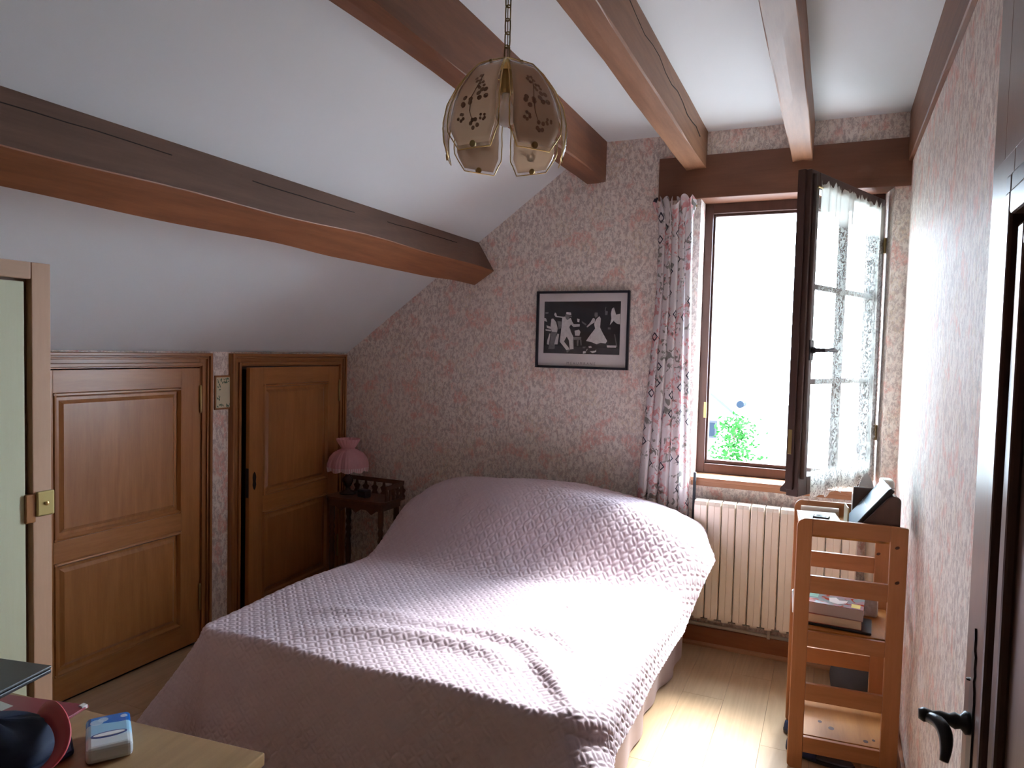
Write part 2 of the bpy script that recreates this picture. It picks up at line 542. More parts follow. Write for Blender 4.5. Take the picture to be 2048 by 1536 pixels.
# the dark eaves cupboard behind it
cb = MB()
cb.box(-3.78, -3.70, YB, 0.0, -0.1, 1.7)
cb.box(-3.78, ks, YB, 0.0, 1.60, 1.72)
st(cb.build('wall_eaves', plain('eaves boards', (0.08, 0.06, 0.05), 0.8)), 'dark eaves storage behind the knee wall doors', 'wall')
# ceilings: slope and flat part are one plastered surface
cl = MB()
cl.prism([(XL - 0.15, EZ - 0.15 * SL), (XS, CZ), (XR + 0.2, CZ), (XR + 0.2, CZ + 0.18), (XS - 0.1, CZ + 0.18), (XL - 0.15, EZ + 0.14)], 'y', YB - 0.1, 0.05)
st(cl.build('ceiling', PLASTER), 'white plastered ceiling, sloped on the left and flat on the right', 'ceiling')


# beams ------------------------------------------------------------
def beam(x0, x1, z0, z1, mat, label, y0=YB, y1=-0.002, wob=0.004, seed=0, lean=0.0):
    r = random.Random(seed)
    n = 26
    P = np.zeros((n, 12, 3))
    ph = [r.uniform(0, 6) for _ in range(8)]
    c = 0.004
    ring = [(x0, z0 + c), (x0 + c, z0), ((x0 + x1) / 2, z0), (x1 - c, z0), (x1, z0 + c), (x1, z1 - 0.06), (x1, z1 - 0.05),
            (x1, z1), (x1 - c, z1), (x0 + c, z1), (x0, z1), (x0, (z0 + z1) / 2)]
    for i in range(n):
        t = i / (n - 1)
        y = y1 + (y0 - y1) * t
        for j, (a, b) in enumerate(ring):
            d = wob * math.sin(2.3 * y + ph[j % 8]) * (1 if j < 6 else 0.2) + wob * 0.5 * math.sin(7 * y + ph[(j + 3) % 8])
            P[i, j] = (a + d * 0.4, y, b + (d if j < 5 else 0))
    mb = MB().grid(P, wrap=True)
    mb.f.append(tuple(range(12))); mb.mi.append(0)
    mb.f.append(tuple((n - 1) * 12 + j for j in range(12))[::-1]); mb.mi.append(0)
    o = mb.build('ceiling_beam', mat)
    return st(o, label, 'beam')


def crack(parent, pts, wdt=0.003, name='drying_crack'):
    """a drying crack: a thin dark groove strip set 1 mm proud of the face"""
    mb = MB()
    for a, b in zip(pts[:-1], pts[1:]):
        mb.tube([a, b], wdt, 5)
    return mb.build(name, plain('crack shadow', (0.015, 0.008, 0.005), 0.9), parent)


# lower purlin: square timber set square to the slope, with a waney lower edge
A = np.array([-2.081, 2.312]); B = np.array([-1.965, 2.133]); Cc = np.array([-2.106, 2.038]); D = np.array([-2.235, 2.190])
n = 60
P = np.zeros((n, 10, 3))
for i in range(n):
    t = i / (n - 1); y = -0.002 + (YB + 0.002) * t
    wn_ = 0.007 * math.exp(-((y + 1.45) / 0.22) ** 2) - 0.006 * math.exp(-((y + 2.0) / 0.35) ** 2) + 0.006 * math.exp(-((y + 0.55) / 0.2) ** 2) + 0.004 * math.sin(5 * y)
    wb = 0.005 * math.sin(2.2 * y + 1) + 0.003 * math.sin(6 * y)
    dBC = (Cc - B) / np.linalg.norm(Cc - B); dAB = (B - A) / np.linalg.norm(B - A)
    c2 = Cc + dBC * wn_ + dAB * wn_ * 0.6
    b2 = B + dAB * wb + dBC * wb
    up = -dAB
    ring = [A, A + dAB * 0.062, A + dAB * 0.066, b2 - dAB * 0.003, b2 + dBC * 0.003, (b2 + c2) / 2, c2 - dBC * 0.006, c2 - dAB * 0.006, D, D + up * 0.09]
    ring[-1] = A + up * 0.09 - np.array([0.06, 0.0])
    for j, q in enumerate(ring): P[i, j] = (q[0], y, q[1])
mb = MB().grid(P, wrap=True)
mb.f.append(tuple(range(10))); mb.mi.append(0); mb.f.append(tuple((n - 1) * 10 + j for j in range(10))[::-1]); mb.mi.append(0)
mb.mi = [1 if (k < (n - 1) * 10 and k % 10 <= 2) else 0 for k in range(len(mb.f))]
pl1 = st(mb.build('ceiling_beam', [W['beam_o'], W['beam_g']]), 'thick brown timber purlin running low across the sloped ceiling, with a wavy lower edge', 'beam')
rc = random.Random(3)
pts = []
yy = -0.35
while yy > -3.4:
    off = 0.072 + 0.006 * math.sin(3 * yy) + rc.uniform(-0.002, 0.002)
    q = A + dAB * off
    pts.append((q[0] + 0.0005, yy, q[1] + 0.0005)); yy -= 0.09
crack(pl1, pts[:9], 0.0022); crack(pl1, pts[11:19], 0.0024); crack(pl1, pts[22:], 0.002)

beam(-1.369, -1.253, 2.628, 2.95, W['beam_y'], 'dark brown timber beam where slope meets flat ceiling, behind the pendant lamp', seed=1)
b3 = beam(-0.787, -0.676, 2.658, CZ + 0.05, W['beam2_y'], 'brown timber ceiling beam left of the window, resting on the lintel', seed=2)
crack(b3, [(-0.6755, -0.25 - 0.12 * k, 2.765 + 0.012 * math.sin(k * 1.7) + 0.004 * k) for k in range(14)], 0.0025)
beam(-0.238, -0.135, 2.656, CZ + 0.05, W['beam2_y'], 'lighter brown timber ceiling beam above the open window', seed=3)
beam(0.300, XR + 0.05, 2.612, CZ + 0.05, W['beam_y'], 'dark timber wall beam along the top of the right wall', seed=4, wob=0.002)
ln = MB().box(-0.938, XR + 0.02, -0.016, 0.19, WZ1, 2.732).build('window_lintel', W['beam_x'], bevel=0.004)
st(ln, 'long dark timber lintel beam over the window', 'beam')

# baseboards -------------------------------------------------------
bb = empty('baseboard_back'); st(bb, 'reddish pine baseboard under the radiator along the window wall', 'baseboard')
MB().box(-2.4, XR, -0.016, -0.0005, 0.0, 0.105).build('board', W['base'], bb, bevel=0.003)
MB().prism([(-0.016, 0.0), (-0.034, 0.0), (-0.034, 0.010), (-0.026, 0.018), (-0.016, 0.020)], 'x', -2.4, XR).build('bead', wood('bead', (0.40, 0.22, 0.12), (0.55, 0.33, 0.2), 'x'), bb)
br = MB().box(XR - 0.016, XR - 0.0005, -2.1, -0.036, 0.0, 0.085)
st(br.build('baseboard_right', W['base'], bevel=0.003), 'reddish pine baseboard at the foot of the right wall beside the shelf', 'baseboard')

# ------------------------------------------------------------------ window
win = empty('window_1', (0, 0, 0)); st(win, 'brown wooden window with its single casement swung open into the room', 'window')
fz0, fz1 = 0.951, WZ1
fr = MB()
fy0, fy1 = 0.15, 0.215
fr.box(WX0, -0.655, fy0, fy1, fz0, fz1)                 # left post
fr.box(0.170, 0.2149, fy0, fy1, fz0, fz1)               # right post
fr.box(-0.655, 0.170, fy0, fy1, 2.440, fz1)             # head
fr.box(-0.655, 0.170, fy0, fy1, fz0, 1.005)             # bottom rail
fr.box(-0.655, 0.170, fy0 + 0.022, fy1, 1.005, 1.026)   # stepped rebate
fr.box(-0.655, -0.643, fy0 + 0.022, fy1, 1.026, 2.440)
fr.box(-0.643, 0.170, fy0 + 0.022, fy1, 2.425, 2.440)
fr.build('window_frame', W['win'], win, bevel=0.003)
MB().box(-0.70, 0.2149, 0.215, 0.40, 0.93, 0.985).build('outer_sill', plain('stone sill', (0.6, 0.58, 0.54), 0.8), win)
MB().box(-0.668, -0.652, 0.147, 0.1515, 1.27, 1.36).build('strike_plate', BRASS, win, bevel=0.001)
sl = MB().box(WX0 + 0.001, 0.246, -0.030, 0.152, 0.928, 0.950)
sl.build('window_sill', W['sill'], win, bevel=0.004)
MB().box(WX0 + 0.001, 0.246, -0.020, -0.0005, 0.902, 0.928).build('sill_moulding', W['sill'], win, bevel=0.003)
# casement, built closed with its hinge at the origin, then swung
cs = empty('casement', (0.188, 0.120, 0), R(67.0), parent=win)
cz0, cz1, cw = 1.010, 2.455, 0.845
sf = MB()
sf.box(-cw, -cw + 0.085, -0.028, 0.027, cz0, cz1)
sf.box(-0.085, 0, -0.028, 0.027, cz0, cz1)
sf.box(-cw + 0.085, -0.085, -0.028, 0.027, cz1 - 0.075, cz1)
sf.box(-cw + 0.085, -0.085, -0.028, 0.027, cz0, cz0 + 0.085)
sf.build('sash_frame', W['sash'], cs, bevel=0.004)
MB().tube([(-cw + 0.028, -0.030, cz0 + 0.08), (-cw + 0.028, -0.030, cz1 - 0.02)], 0.012, 10).build('closing_bead', W['sash'], cs, smooth=True)
MB().box(-cw - 0.013, -cw, -0.006, 0.027, cz0 + 0.03, cz1).build('rebate_lip', W['sash'], cs, bevel=0.002)
px0, px1, pz0, pz1 = -cw + 0.085, -0.085, cz0 + 0.085, cz1 - 0.075
xm = (px0 + px1) / 2
MB().box(xm - 0.014, xm + 0.014, -0.018, 0.020, pz0, pz1).build('glazing_bar', W['sash'], cs, bevel=0.003)
for k in (1, 2):
    zz = pz0 + (pz1 - pz0) * k / 3
    MB().box(px0, px1, -0.016, 0.018, zz - 0.013, zz + 0.013).build('glazing_bar', W['sash'], cs, bevel=0.003)
for a, b in ((px0, xm - 0.012), (xm + 0.012, px1)):
    for k in range(3):
        z_a = pz0 + (pz1 - pz0) * k / 3 + 0.011; z_b = pz0 + (pz1 - pz0) * (k + 1) / 3 - 0.011
        MB().box(a, b, -0.002, 0.002, z_a, z_b).build('pane', PANE, cs)
MB().prism([(0.027, cz0 + 0.07), (0.060, cz0 + 0.028), (0.060, cz0 + 0.012), (0.027, cz0 + 0.012)], 'x', -cw + 0.01, -0.01).build('drip_rail', W['sash'], cs, bevel=0.002)
MB().box(-cw - 0.0145, -cw - 0.012, 0.003, 0.020, 1.20, 1.31).build('lock_plate', OLDBRASS, cs, bevel=0.001)
hd = MB()
hd.box(-cw + 0.022, -cw + 0.056, -0.046, -0.040, 1.62, 1.71)
hd.lathe([(0.014, 0), (0.016, -0.008), (0.010, -0.018), (0.010, -0.036)], (-cw + 0.04, -0.046, 1.665), 14, axis='y')
hd.tube([(-cw + 0.04, -0.080, 1.665), (-cw + 0.04, -0.098, 1.665), (-cw + 0.07, -0.103, 1.666), (-cw + 0.115, -0.101, 1.668), (-cw + 0.150, -0.104, 1.665)], [0.008, 0.010, 0.008, 0.011, 0.009], 10)
hd.build('handle', IRON, cs, smooth=False, bevel=0.001)
for zz in (1.25, 2.22):
    MB().lathe([(0.007, -0.04), (0.009, -0.036), (0.009, 0.036), (0.007, 0.04)], (0.004, -0.034, zz), 12).build('hinge', OLDBRASS, cs)

# lace curtain on the inside of the casement -----------------------
lc = empty('lace_curtain', (0.188, 0.120, 0), R(67.0), 'sheer white lace curtain gathered along the top of the open casement', 'curtain')


def cloth(name, fn, nu, nv, mat, parent, uvfn=None, sm=True):
    """fn(u, v) -> xyz for u, v in 0..1; keeps a metric uv map"""
    P = np.zeros((nv, nu, 3)); U = np.zeros((nv, nu, 2))
    for j in range(nv):
        for i in range(nu):
            u, v = i / (nu - 1), j / (nv - 1)
            P[j, i] = fn(u, v); U[j, i] = uvfn(u, v) if uvfn else (u, v)
    o = MB().grid(P).build(name, mat, parent, smooth=sm)
    me = o.data
    ul = me.uv_layers.new(name='UVMap')
    li = np.zeros(len(me.loops), dtype=np.int32); me.loops.foreach_get('vertex_index', li)
    ul.data.foreach_set('uv', U.reshape(-1, 2)[li].ravel())
    return o


lx0, lx1, lz0, lz1 = -cw + 0.072, -0.045, 0.985, 2.405


def lace_fn(u, v):
    x = lx0 + (lx1 - lx0) * u
    gather = 0.5 + 0.5 * v
    fold = 0.007 * math.sin(u * 2 * PI * 11 + 0.6 * math.sin(9 * v)) * gather + 0.006 * math.sin(u * 2 * PI * 4.3 + 1)
    hem = 0.022 * abs(math.sin(u * PI * 4.5)) if v < 0.04 else 0.0
    z = lz0 + (lz1 - lz0) * v + hem * (1 - v / 0.04) if v < 0.04 else lz0 + (lz1 - lz0) * v
    if v > 0.97: z += 0.010 * math.sin(u * 2 * PI * 23) + 0.006 * math.sin(u * 2 * PI * 37)
    return (x + 0.004 * math.sin(v * 7), -0.050 + fold - 0.006 * (1 - v), z)


cloth('lace_panel', lace_fn, 150, 70, LACE, lc, lambda u, v: (u * 1.3, v * 1.42))
MB().tube([(lx0 - 0.02, -0.036, 2.385), (lx1 + 0.02, -0.036, 2.385)], 0.004, 8).build('curtain_rod', BRASS, lc)

# printed drape at the left of the window --------------------------
dr = empty('printed_curtain', (-0.8, -0.068, 0), 0, 'white curtain with pink flowers and dark diamonds hanging left of the window', 'curtain')


def drape_fn(u, v):
    s = 1 - v
    xl = -0.925 - 0.010 * s - 0.125 * max(0, s - 0.20) ** 1.15
    xr = -0.724 + 0.050 * s ** 1.2
    nf = 5.5
    ph = u * 2 * PI * nf + 0.5 * math.sin(3.1 * v + 5 * u)
    amp = (0.032 - 0.006 * v) * (0.55 + 0.45 * math.sin(u * 17 + 1.3) ** 2)
    y = amp * math.sin(ph) + 0.008 * math.sin(u * 9 + 4 * s)
    x = xl + (xr - xl) * u + 0.010 * math.cos(ph * 1.0 + 0.7)
    z = 0.36 + (2.435 - 0.36) * v
    if v > 0.975:                                # frilled header standing above the tape
        k = (v - 0.975) / 0.025
        y += 0.022 * k * math.sin(u * 2 * PI * 11 + 1) - 0.012 * k
        z += 0.072 * k * (0.58 + 0.42 * math.sin(u * 2 * PI * 7.5))
        x += 0.012 * k * math.sin(u * 2 * PI * 10)
        x += (u - 0.6) * 0.04 * k
    if 0.955 < v < 0.98: y *= 0.6
    return (x + 0.8, y, z)


vs_ = None
cloth('drape', drape_fn, 230, 120, CURT, dr, lambda u, v: (u * 0.62, v * 2.1))
MB().tube([(-0.13, 0.030, 2.452), (0.085, 0.030, 2.452)], 0.006, 8).build('curtain_rod', OLDBRASS, dr)
dk = empty('dark_strip', (-0.672, -0.045, 0.52), 0)  # narrow dark box beside the lower right edge of the curtain
MB().box(-0.007, 0.007, -0.01, 0.01, 0.0, 0.46).build('strip', plain('dark grey strip', (0.03, 0.035, 0.045), 0.8), dk, bevel=0.003)
tag(dk, 'narrow dark strip between the curtain and the radiator', 'strap')

# ------------------------------------------------------------------ knee wall doors
def cupboard_door(idx, d, hinge_right_y, ang, label, full_bottom=True):
    y0, y1, top = d
    root = empty('door_%d' % idx); st(root, label, 'door')
    fx = XL
    f = MB(); fw = 0.075
    xi, xo = fx + 0.022, fx + 0.038
    for (a, b, mi) in ((y0 - fw, y0, 0), (y1, y1 + fw, 0)):
        f.box(fx - 0.10, xi, a, b, 0.0, top + fw, 0)
    f.box(fx - 0.10, xi, y0, y1, top, top + fw, 1)
    f.build('door_frame', [W['frame_z'], W['frame_y']], root, bevel=0.002)
    mo = MB()
    for q in (0.0, 0.022, 0.050):                 # stepped architrave mouldings
        wd, hh = (0.016, xo) if q == 0.0 else ((0.010, xo - 0.006) if q == 0.022 else (0.018, xo - 0.004))
        a, b = y0 - fw + q, y1 + fw - q
        zt = top + fw - q
        mo.box(xi - 0.001, hh, a, a + wd, 0.0, zt, 0)
        mo.box(xi - 0.001, hh, b - wd, b, 0.0, zt, 0)
        mo.box(xi - 0.001, hh, a + wd, b - wd, zt - wd, zt, 1)
    mo.build('architrave', [W['frame_z'], W['frame_y']], root, bevel=0.003)
    wl = y1 - y0 - 0.006; h = top - 0.022
    leaf = empty('door_leaf', (fx + 0.026, hinge_right_y, 0.018), ang, parent=root)
    stile, tr, mr, brl = 0.115, 0.100, 0.095, 0.115
    zm0 = 0.645 - 0.018; zm1 = zm0 + mr
    t0, t1 = -0.026, 0.0
    s = MB()
    s.box(t0, t1, -wl, -wl + stile, 0, h, 0)
    s.box(t0, t1, -stile, 0, 0, h, 0)
    s.box(t0, t1, -wl + stile, -stile, h - tr, h, 1)
    s.box(t0, t1, -wl + stile, -stile, zm0, zm1, 1)
    s.box(t0, t1, -wl + stile, -stile, 0, brl, 1)
    s.build('leaf_frame', [W['door_z'], W['door_y']], leaf, bevel=0.0015)
    for (za, zb) in ((brl, zm0), (zm1, h - tr)):
        a, b = -wl + stile, -stile
        p = MB()
        i1, i2 = 0.034, 0.050
        # field raised in the middle, bevelled to its edges
        vs = []
        for (ins, xx) in ((0.0, -0.014), (i1, -0.014), (i2, -0.004)):
            vs += [(xx, a + ins, za + ins), (xx, b - ins, za + ins), (xx, b - ins, zb - ins), (xx, a + ins, zb - ins)]
        fs = []
        for r0 in (0, 4):
            for k in range(4): fs.append((r0 + k, r0 + (k + 1) % 4, r0 + 4 + (k + 1) % 4, r0 + 4 + k))
        fs.append((8, 9, 10, 11))
        p.add(vs, fs); p.box(-0.022, -0.015, a, b, za, zb)
        p.build('panel', W['door_z'], leaf)
        mm_ = MB(); w_ = 0.020
        mm_.prism([(-0.002, za), (0.006, za + 0.004), (0.007, za + 0.011), (-0.010, za + w_), (-0.013, za)], 'y', a, b, 1, M=None)
        mm_.prism([(-0.002, zb), (0.006, zb - 0.004), (0.007, zb - 0.011), (-0.010, zb - w_), (-0.013, zb)], 'y', a, b, 1)
        mm_.prism([(-0.002, a), (0.006, a + 0.004), (0.007, a + 0.011), (-0.010, a + w_), (-0.013, a)], 'z', za, zb, 0)
        mm_.prism([(-0.002, b), (0.006, b - 0.004), (0.007, b - 0.011), (-0.010, b - w_), (-0.013, b)], 'z', za, zb, 0)
        # prism on axis y takes (x, z) pairs, on axis z (x, y) pairs
        mm_.build('panel_moulding', [W['door_z'], W['door_y']], leaf)
    for zz in (0.26, 1.33):
        hg = MB().lathe([(0.0035, -0.075), (0.007, -0.065), (0.007, 0.065), (0.0035, 0.075)], (0.007, -0.001, zz - 0.018), 10)
        hg.build('hinge', OLDBRASS, leaf)
    return root, leaf, wl


d1, leaf1, w1 = cupboard_door(1, D1, D1[1] - 0.003, 0.0, 'closed two-panel oak cupboard door in the knee wall, beside the wardrobe')
d2, leaf2, w2 = cupboard_door(2, D2, D2[1] - 0.003, R(3.6), 'two-panel oak cupboard door left slightly ajar, behind the bedside table')
# the turn of the leaf swings its free edge into the room
leaf2.rotation_euler = (0, 0, R(3.6))
kp = MB()
kp.prism([(-w2 + 0.042, 0.77), (-w2 + 0.050, 0.78), (-w2 + 0.056, 0.80), (-w2 + 0.052, 0.82), (-w2 + 0.056, 0.845), (-w2 + 0.050, 0.865), (-w2 + 0.042, 0.875),
          (-w2 + 0.034, 0.865), (-w2 + 0.028, 0.845), (-w2 + 0.032, 0.82), (-w2 + 0.028, 0.80), (-w2 + 0.034, 0.78)], 'x', -0.001, 0.003)
kp.build('keyhole_plate', IRON, leaf2)
MB().box(-0.022, -0.004, -w2 - 0.002, -w2 + 0.001, 0.73, 0.90).build('lock_plate', IRON, leaf2)

# small framed card on the strip of wall between the doors
cdp = empty('wall_card', (XL, -1.110, 1.262), 0, 'small wood framed cream card with green leaves between the cupboard doors', 'picture')
MB().box(0.0005, 0.010, -0.060, 0.060, 0, 0.190).build('card_frame', W['frame_z'], cdp, bevel=0.002)
MB().box(0.0095, 0.0112, -0.053, 0.053, 0.010, 0.180).build('card', plain('cream card', (0.66, 0.60, 0.42), 0.6), cdp)
lv = MB(); rl = random.Random(5)
def leafpoly(cy, cz, r, a):
    return [(cy + r * math.cos(a), cz + r * math.sin(a)), (cy + 0.45 * r * math.cos(a + 1.57), cz + 0.45 * r * math.sin(a + 1.57)),
            (cy - r * math.cos(a), cz - r * math.sin(a)), (cy - 0.45 * r * math.cos(a + 1.57), cz - 0.45 * r * math.sin(a + 1.57))]
for k in range(46):
    q = rl.random()
    if q < 0.5: cy, cz = rl.uniform(-0.045, 0.045), rl.uniform(0.148, 0.172)
    elif q < 0.78: cy, cz = rl.uniform(-0.045, 0.045), rl.uniform(0.016, 0.028)
    elif q < 0.92: cy, cz = rl.uniform(-0.046, -0.026), rl.uniform(0.11, 0.15)
    else: cy, cz = rl.uniform(-0.046, -0.030), rl.uniform(0.045, 0.085)
    lv.prism(leafpoly(cy, cz, rl.uniform(0.004, 0.009), rl.uniform(0, 3)), 'x', 0.0112, 0.0117 + 0.00003 * k)
lv.build('printed_leaves', plain('leaf green print', (0.07, 0.16, 0.09), 0.6, var=0.3), cdp)

# ------------------------------------------------------------------ framed print on the gable wall
PX0, PX1, PZ0, PZ1 = -1.661, -1.081, 1.532, 1.995
pr = empty('framed_print', ((PX0 + PX1) / 2, 0, PZ0), 0, 'black framed black-and-white print of dancers on the flowered wall', 'picture')
pw_, ph_ = (PX1 - PX0), (PZ1 - PZ0)
hx = pw_ / 2
ff = MB(); t_ = 0.014
ff.box(-hx, -hx + t_, -0.026, -0.001, 0, ph_); ff.box(hx - t_, hx, -0.026, -0.001, 0, ph_)
ff.box(-hx + t_, hx - t_, -0.026, -0.001, 0, t_); ff.box(-hx + t_, hx - t_, -0.026, -0.001, ph_ - t_, ph_)
ff.build('picture_frame', NAVYBLK, pr, bevel=0.002)
MB().box(-hx + t_, hx - t_, -0.010, -0.002, t_, ph_ - t_).build('mat_board', plain('off white mat', (0.80, 0.77, 0.77), 0.6, var=0.03), pr)
# the photographic area; drawing coordinates run 300..1530 by 320..1180, y downwards
ax0, ax1, az0, az1 = -hx + 0.048, hx - 0.055, 0.088, ph_ - 0.062
def dp(x, y): return (ax0 + (x - 300) / 1230 * (ax1 - ax0), az1 - (y - 320) / 860 * (az1 - az0))
MB().box(ax0, ax1, -0.0110, -0.0098, az0, az1).build('photo_ground', plain('dark photo print', (0.028, 0.029, 0.036), 0.45, var=0.5, scale=9), pr)
figs = [
 (0, [(300, 1050), (1530, 1080), (1530, 1180), (300, 1180)], (0.06, 0.06, 0.065)),
 # man in a white suit: legs, jacket, arms, hat
 (2, [(590, 760), (690, 780), (680, 900), (640, 980), (720, 1080), (740, 1120), (690, 1130), (570, 985)], 0),
 (2, [(660, 820), (735, 790), (790, 900), (800, 1100), (740, 1110), (720, 960), (665, 870)], 0),
 (2, [(600, 575), (660, 565), (700, 610), (740, 590), (770, 660), (720, 740), (745, 800), (660, 830), (590, 800), (595, 680)], 0),
 (2, [(610, 590), (490, 575), (465, 540), (478, 500), (500, 520), (512, 560), (610, 570)], 0),
 (2, [(745, 620), (790, 690), (890, 690), (890, 730), (790, 740), (740, 690)], 0),
 (1, [(650, 540), (720, 545), (715, 610), (680, 625), (655, 590)], 0),
 (2, [(665, 495), (740, 500), (748, 545), (665, 530)], 0), (1, [(640, 535), (760, 560), (755, 580), (650, 550)], 0),
 (1, [(680, 1120), (740, 1110), (710, 1160), (690, 1160)], 0),
 # woman in a white dress
 (2, [(1140, 760), (1215, 740), (1260, 830), (1335, 960), (1310, 1000), (1230, 990), (1170, 1015), (1080, 980), (1000, 965), (1060, 870)], 0),
 (2, [(1150, 610), (1200, 560), (1225, 600), (1215, 745), (1140, 765), (1120, 690)], 0),
 (2, [(1130, 600), (1100, 590), (1055, 670), (1000, 730), (1010, 745), (1080, 690), (1130, 660)], 0),
 (1, [(1125, 500), (1170, 500), (1175, 560), (1140, 590), (1120, 550)], 0),
 (1, [(1000, 690), (920, 640), (925, 670), (990, 715)], 0),
 # dancer at the left
 (2, [(420, 610), (450, 600), (500, 660), (530, 770), (520, 830), (430, 820), (410, 720)], 0),
 (2, [(340, 715), (420, 740), (420, 780), (350, 755)], 0), (2, [(325, 780), (420, 790), (420, 815), (330, 805)], 0),
 (1, [(420, 830), (520, 830), (490, 1000), (490, 1100), (450, 1110), (380, 1110), (410, 980)], 0),
 (2, [(395, 850), (410, 850), (390, 1040), (355, 1030), (360, 970)], 0), (2, [(530, 850), (555, 860), (535, 1030), (480, 1030), (500, 930)], 0),
 (1, [(520, 640), (590, 650), (590, 760), (545, 780)], 0), (2, [(300, 590), (330, 600), (350, 660), (300, 640)], 0), (1, [(315, 495), (370, 495), (365, 520), (318, 525)], 0),
 # seated drummer
 (2, [(810, 800), (880, 780), (905, 820), (890, 880), (820, 880)], 0), (2, [(845, 600), (885, 610), (880, 660), (850, 655)], 0),
 (1, [(790, 905), (920, 900), (915, 950), (800, 950)], 0), (1, [(850, 960), (880, 950), (875, 1050), (855, 1050)], 0), (1, [(900, 940), (925, 950), (930, 1040), (915, 1040)], 0),
 # players at the right
 (2, [(1395, 440), (1425, 420), (1450, 500), (1470, 560), (1420, 640), (1370, 700), (1390, 600), (1380, 520)], 0),
 (2, [(1440, 540), (1525, 520), (1525, 690), (1480, 680), (1430, 640)], 0), (1, [(1290, 470), (1330, 480), (1325, 540), (1290, 540)], 0),
 (1, [(1295, 410), (1305, 410), (1290, 480), (1282, 480)], 0), (1, [(1340, 740), (1380, 740), (1380, 775), (1340, 770)], 0), (1, [(1440, 850), (1455, 850), (1495, 1050), (1480, 1050)], 0),
 (2, [(1330, 1030), (1480, 1030), (1475, 1065), (1340, 1065)], 0),
 # shoes on the stage
 (2, [(1040, 1050), (1085, 1045), (1095, 1075), (1050, 1080)], 0), (2, [(955, 1135), (1000, 1130), (1000, 1165), (955, 1175)], 0), (2, [(1065, 1135), (1150, 1120), (1165, 1100), (1165, 1140), (1110, 1160)], 0), (1, [(945, 1060), (1000, 1055), (985, 1085), (950, 1085)], 0), (2, [(1015, 1095), (1030, 1095), (1015, 1130), (1005, 1130)], 0),
]
fm = MB()
for k, (mi, poly, _) in enumerate(figs):
    fm.prism([dp(*q) for q in poly], 'y', -0.0110, -0.0112 - 0.00002 * k, mi)
fm.build('print_figures', [plain('stage grey', (0.06, 0.06, 0.068), 0.45, var=0.4, scale=40), plain('mid grey print', (0.22, 0.22, 0.225), 0.45, var=0.4, scale=60), plain('pale grey print', (0.74, 0.73, 0.73), 0.45, var=0.25, scale=60)], pr)


def text_mesh(body, size, name, mat, parent, loc, rot, spacing=1.0, ext=0.0004):
    cu = bpy.data.curves.new('lettering', 'FONT'); cu.body = body; cu.size = size; cu.align_x = 'CENTER'; cu.space_character = spacing; cu.extrude = ext
    to = bpy.data.objects.new('lettering', cu); C.objects.link(to)
    dg = bpy.context.evaluated_depsgraph_get()
    me = bpy.data.meshes.new_from_object(to.evaluated_get(dg))
    bpy.data.objects.remove(to)
    me.materials.clear(); me.materials.append(mat)
    o = bpy.data.objects.new(name, me); C.objects.link(o); o.parent = parent; o.location = loc; o.rotation_euler = rot
    return o


text_mesh('MEHUMRANE', 0.022, 'print_lettering', plain('grey lettering', (0.25, 0.23, 0.24), 0.6), pr, (0.0, -0.0104, 0.024), (PI / 2, 0, 0), 1.55)
MB().box(-hx + t_, hx - t_, -0.0165, -0.0150, t_, ph_ - t_).build('picture_glass', glass_mat('picture glass', (0.97, 0.97, 0.97), 0.0, (0.5, 0.5, 0.5), 0.05), pr)

# ------------------------------------------------------------------ door in the right wall
d3 = empty('door_3'); st(d3, 'dark wooden panelled door at the right edge with a black iron handle', 'door')
dx = XR
a3 = MB()
a3.box(dx - 0.010, dx, -2.27, -2.155, 0.0, 2.60); a3.box(dx - 0.010, dx, -3.3, -2.27, 2.05, 2.60)
a3.build('door_frame', W['doordark_z'], d3, bevel=0.002)
lf = MB()
LX = dx - 0.026
ly1, ly0 = -2.252, -3.132
zt = 2.032
lf.box(LX, dx - 0.006, ly1 - 0.20, ly1, 0.012, zt)
lf.box(LX, dx - 0.006, ly0, ly0 + 0.135, 0.012, zt)
lf.box(LX, dx - 0.006, ly0 + 0.135, ly1 - 0.20, zt - 0.055, zt)
lf.box(LX, dx - 0.006, ly0 + 0.135, ly1 - 0.20, 0.58, 0.72)
lf.box(LX, dx - 0.006, ly0 + 0.135, ly1 - 0.20, 0.012, 0.22)
lf.build('door_leaf', W['doordark_z'], d3, bevel=0.003)
for za, zb in ((0.22, 0.58), (0.72, zt - 0.055)):
    a, b = ly0 + 0.135, ly1 - 0.20
    MB().box(LX + 0.008, dx - 0.004, a, b, za, zb).build('panel', W['doordark_z'], d3)
    mo = MB()
    for q, hh in ((0.0, 0.012), (0.040, 0.020), (0.105, 0.010)):
        wd = 0.045
        mo.box(LX - hh, LX + 0.01, b - q - wd, b - q, za + q, zb - q); mo.box(LX - hh, LX + 0.01, a + q, a + q + wd, za + q, zb - q)
        mo.box(LX - hh, LX + 0.01, a + q + wd, b - q - wd, zb - q - wd, zb - q); mo.box(LX - hh, LX + 0.01, a + q + wd, b - q - wd, za + q, za + q + wd)
    mo.build('panel_moulding', W['doordark2'], d3, bevel=0.006)
HY, HZ = -2.350, 0.885
kp = MB()
prof = [(0.0, 0.20), (0.006, 0.18), (0.004, 0.155), (0.016, 0.145), (0.012, 0.12), (0.018, 0.105), (0.010, 0.092), (0.020, 0.075), (0.024, 0.05), (0.020, 0.02),
        (0.026, -0.01), (0.024, -0.20), (0.012, -0.225), (0.0, -0.24)]
poly = [(HY + a, HZ + b) for a, b in prof] + [(HY - a, HZ + b) for a, b in prof[::-1][1:-1]]
kp.prism(poly, 'x', LX - 0.004, LX + 0.001)
kp.build('lock_plate', IRON, d3)
hh = MB()
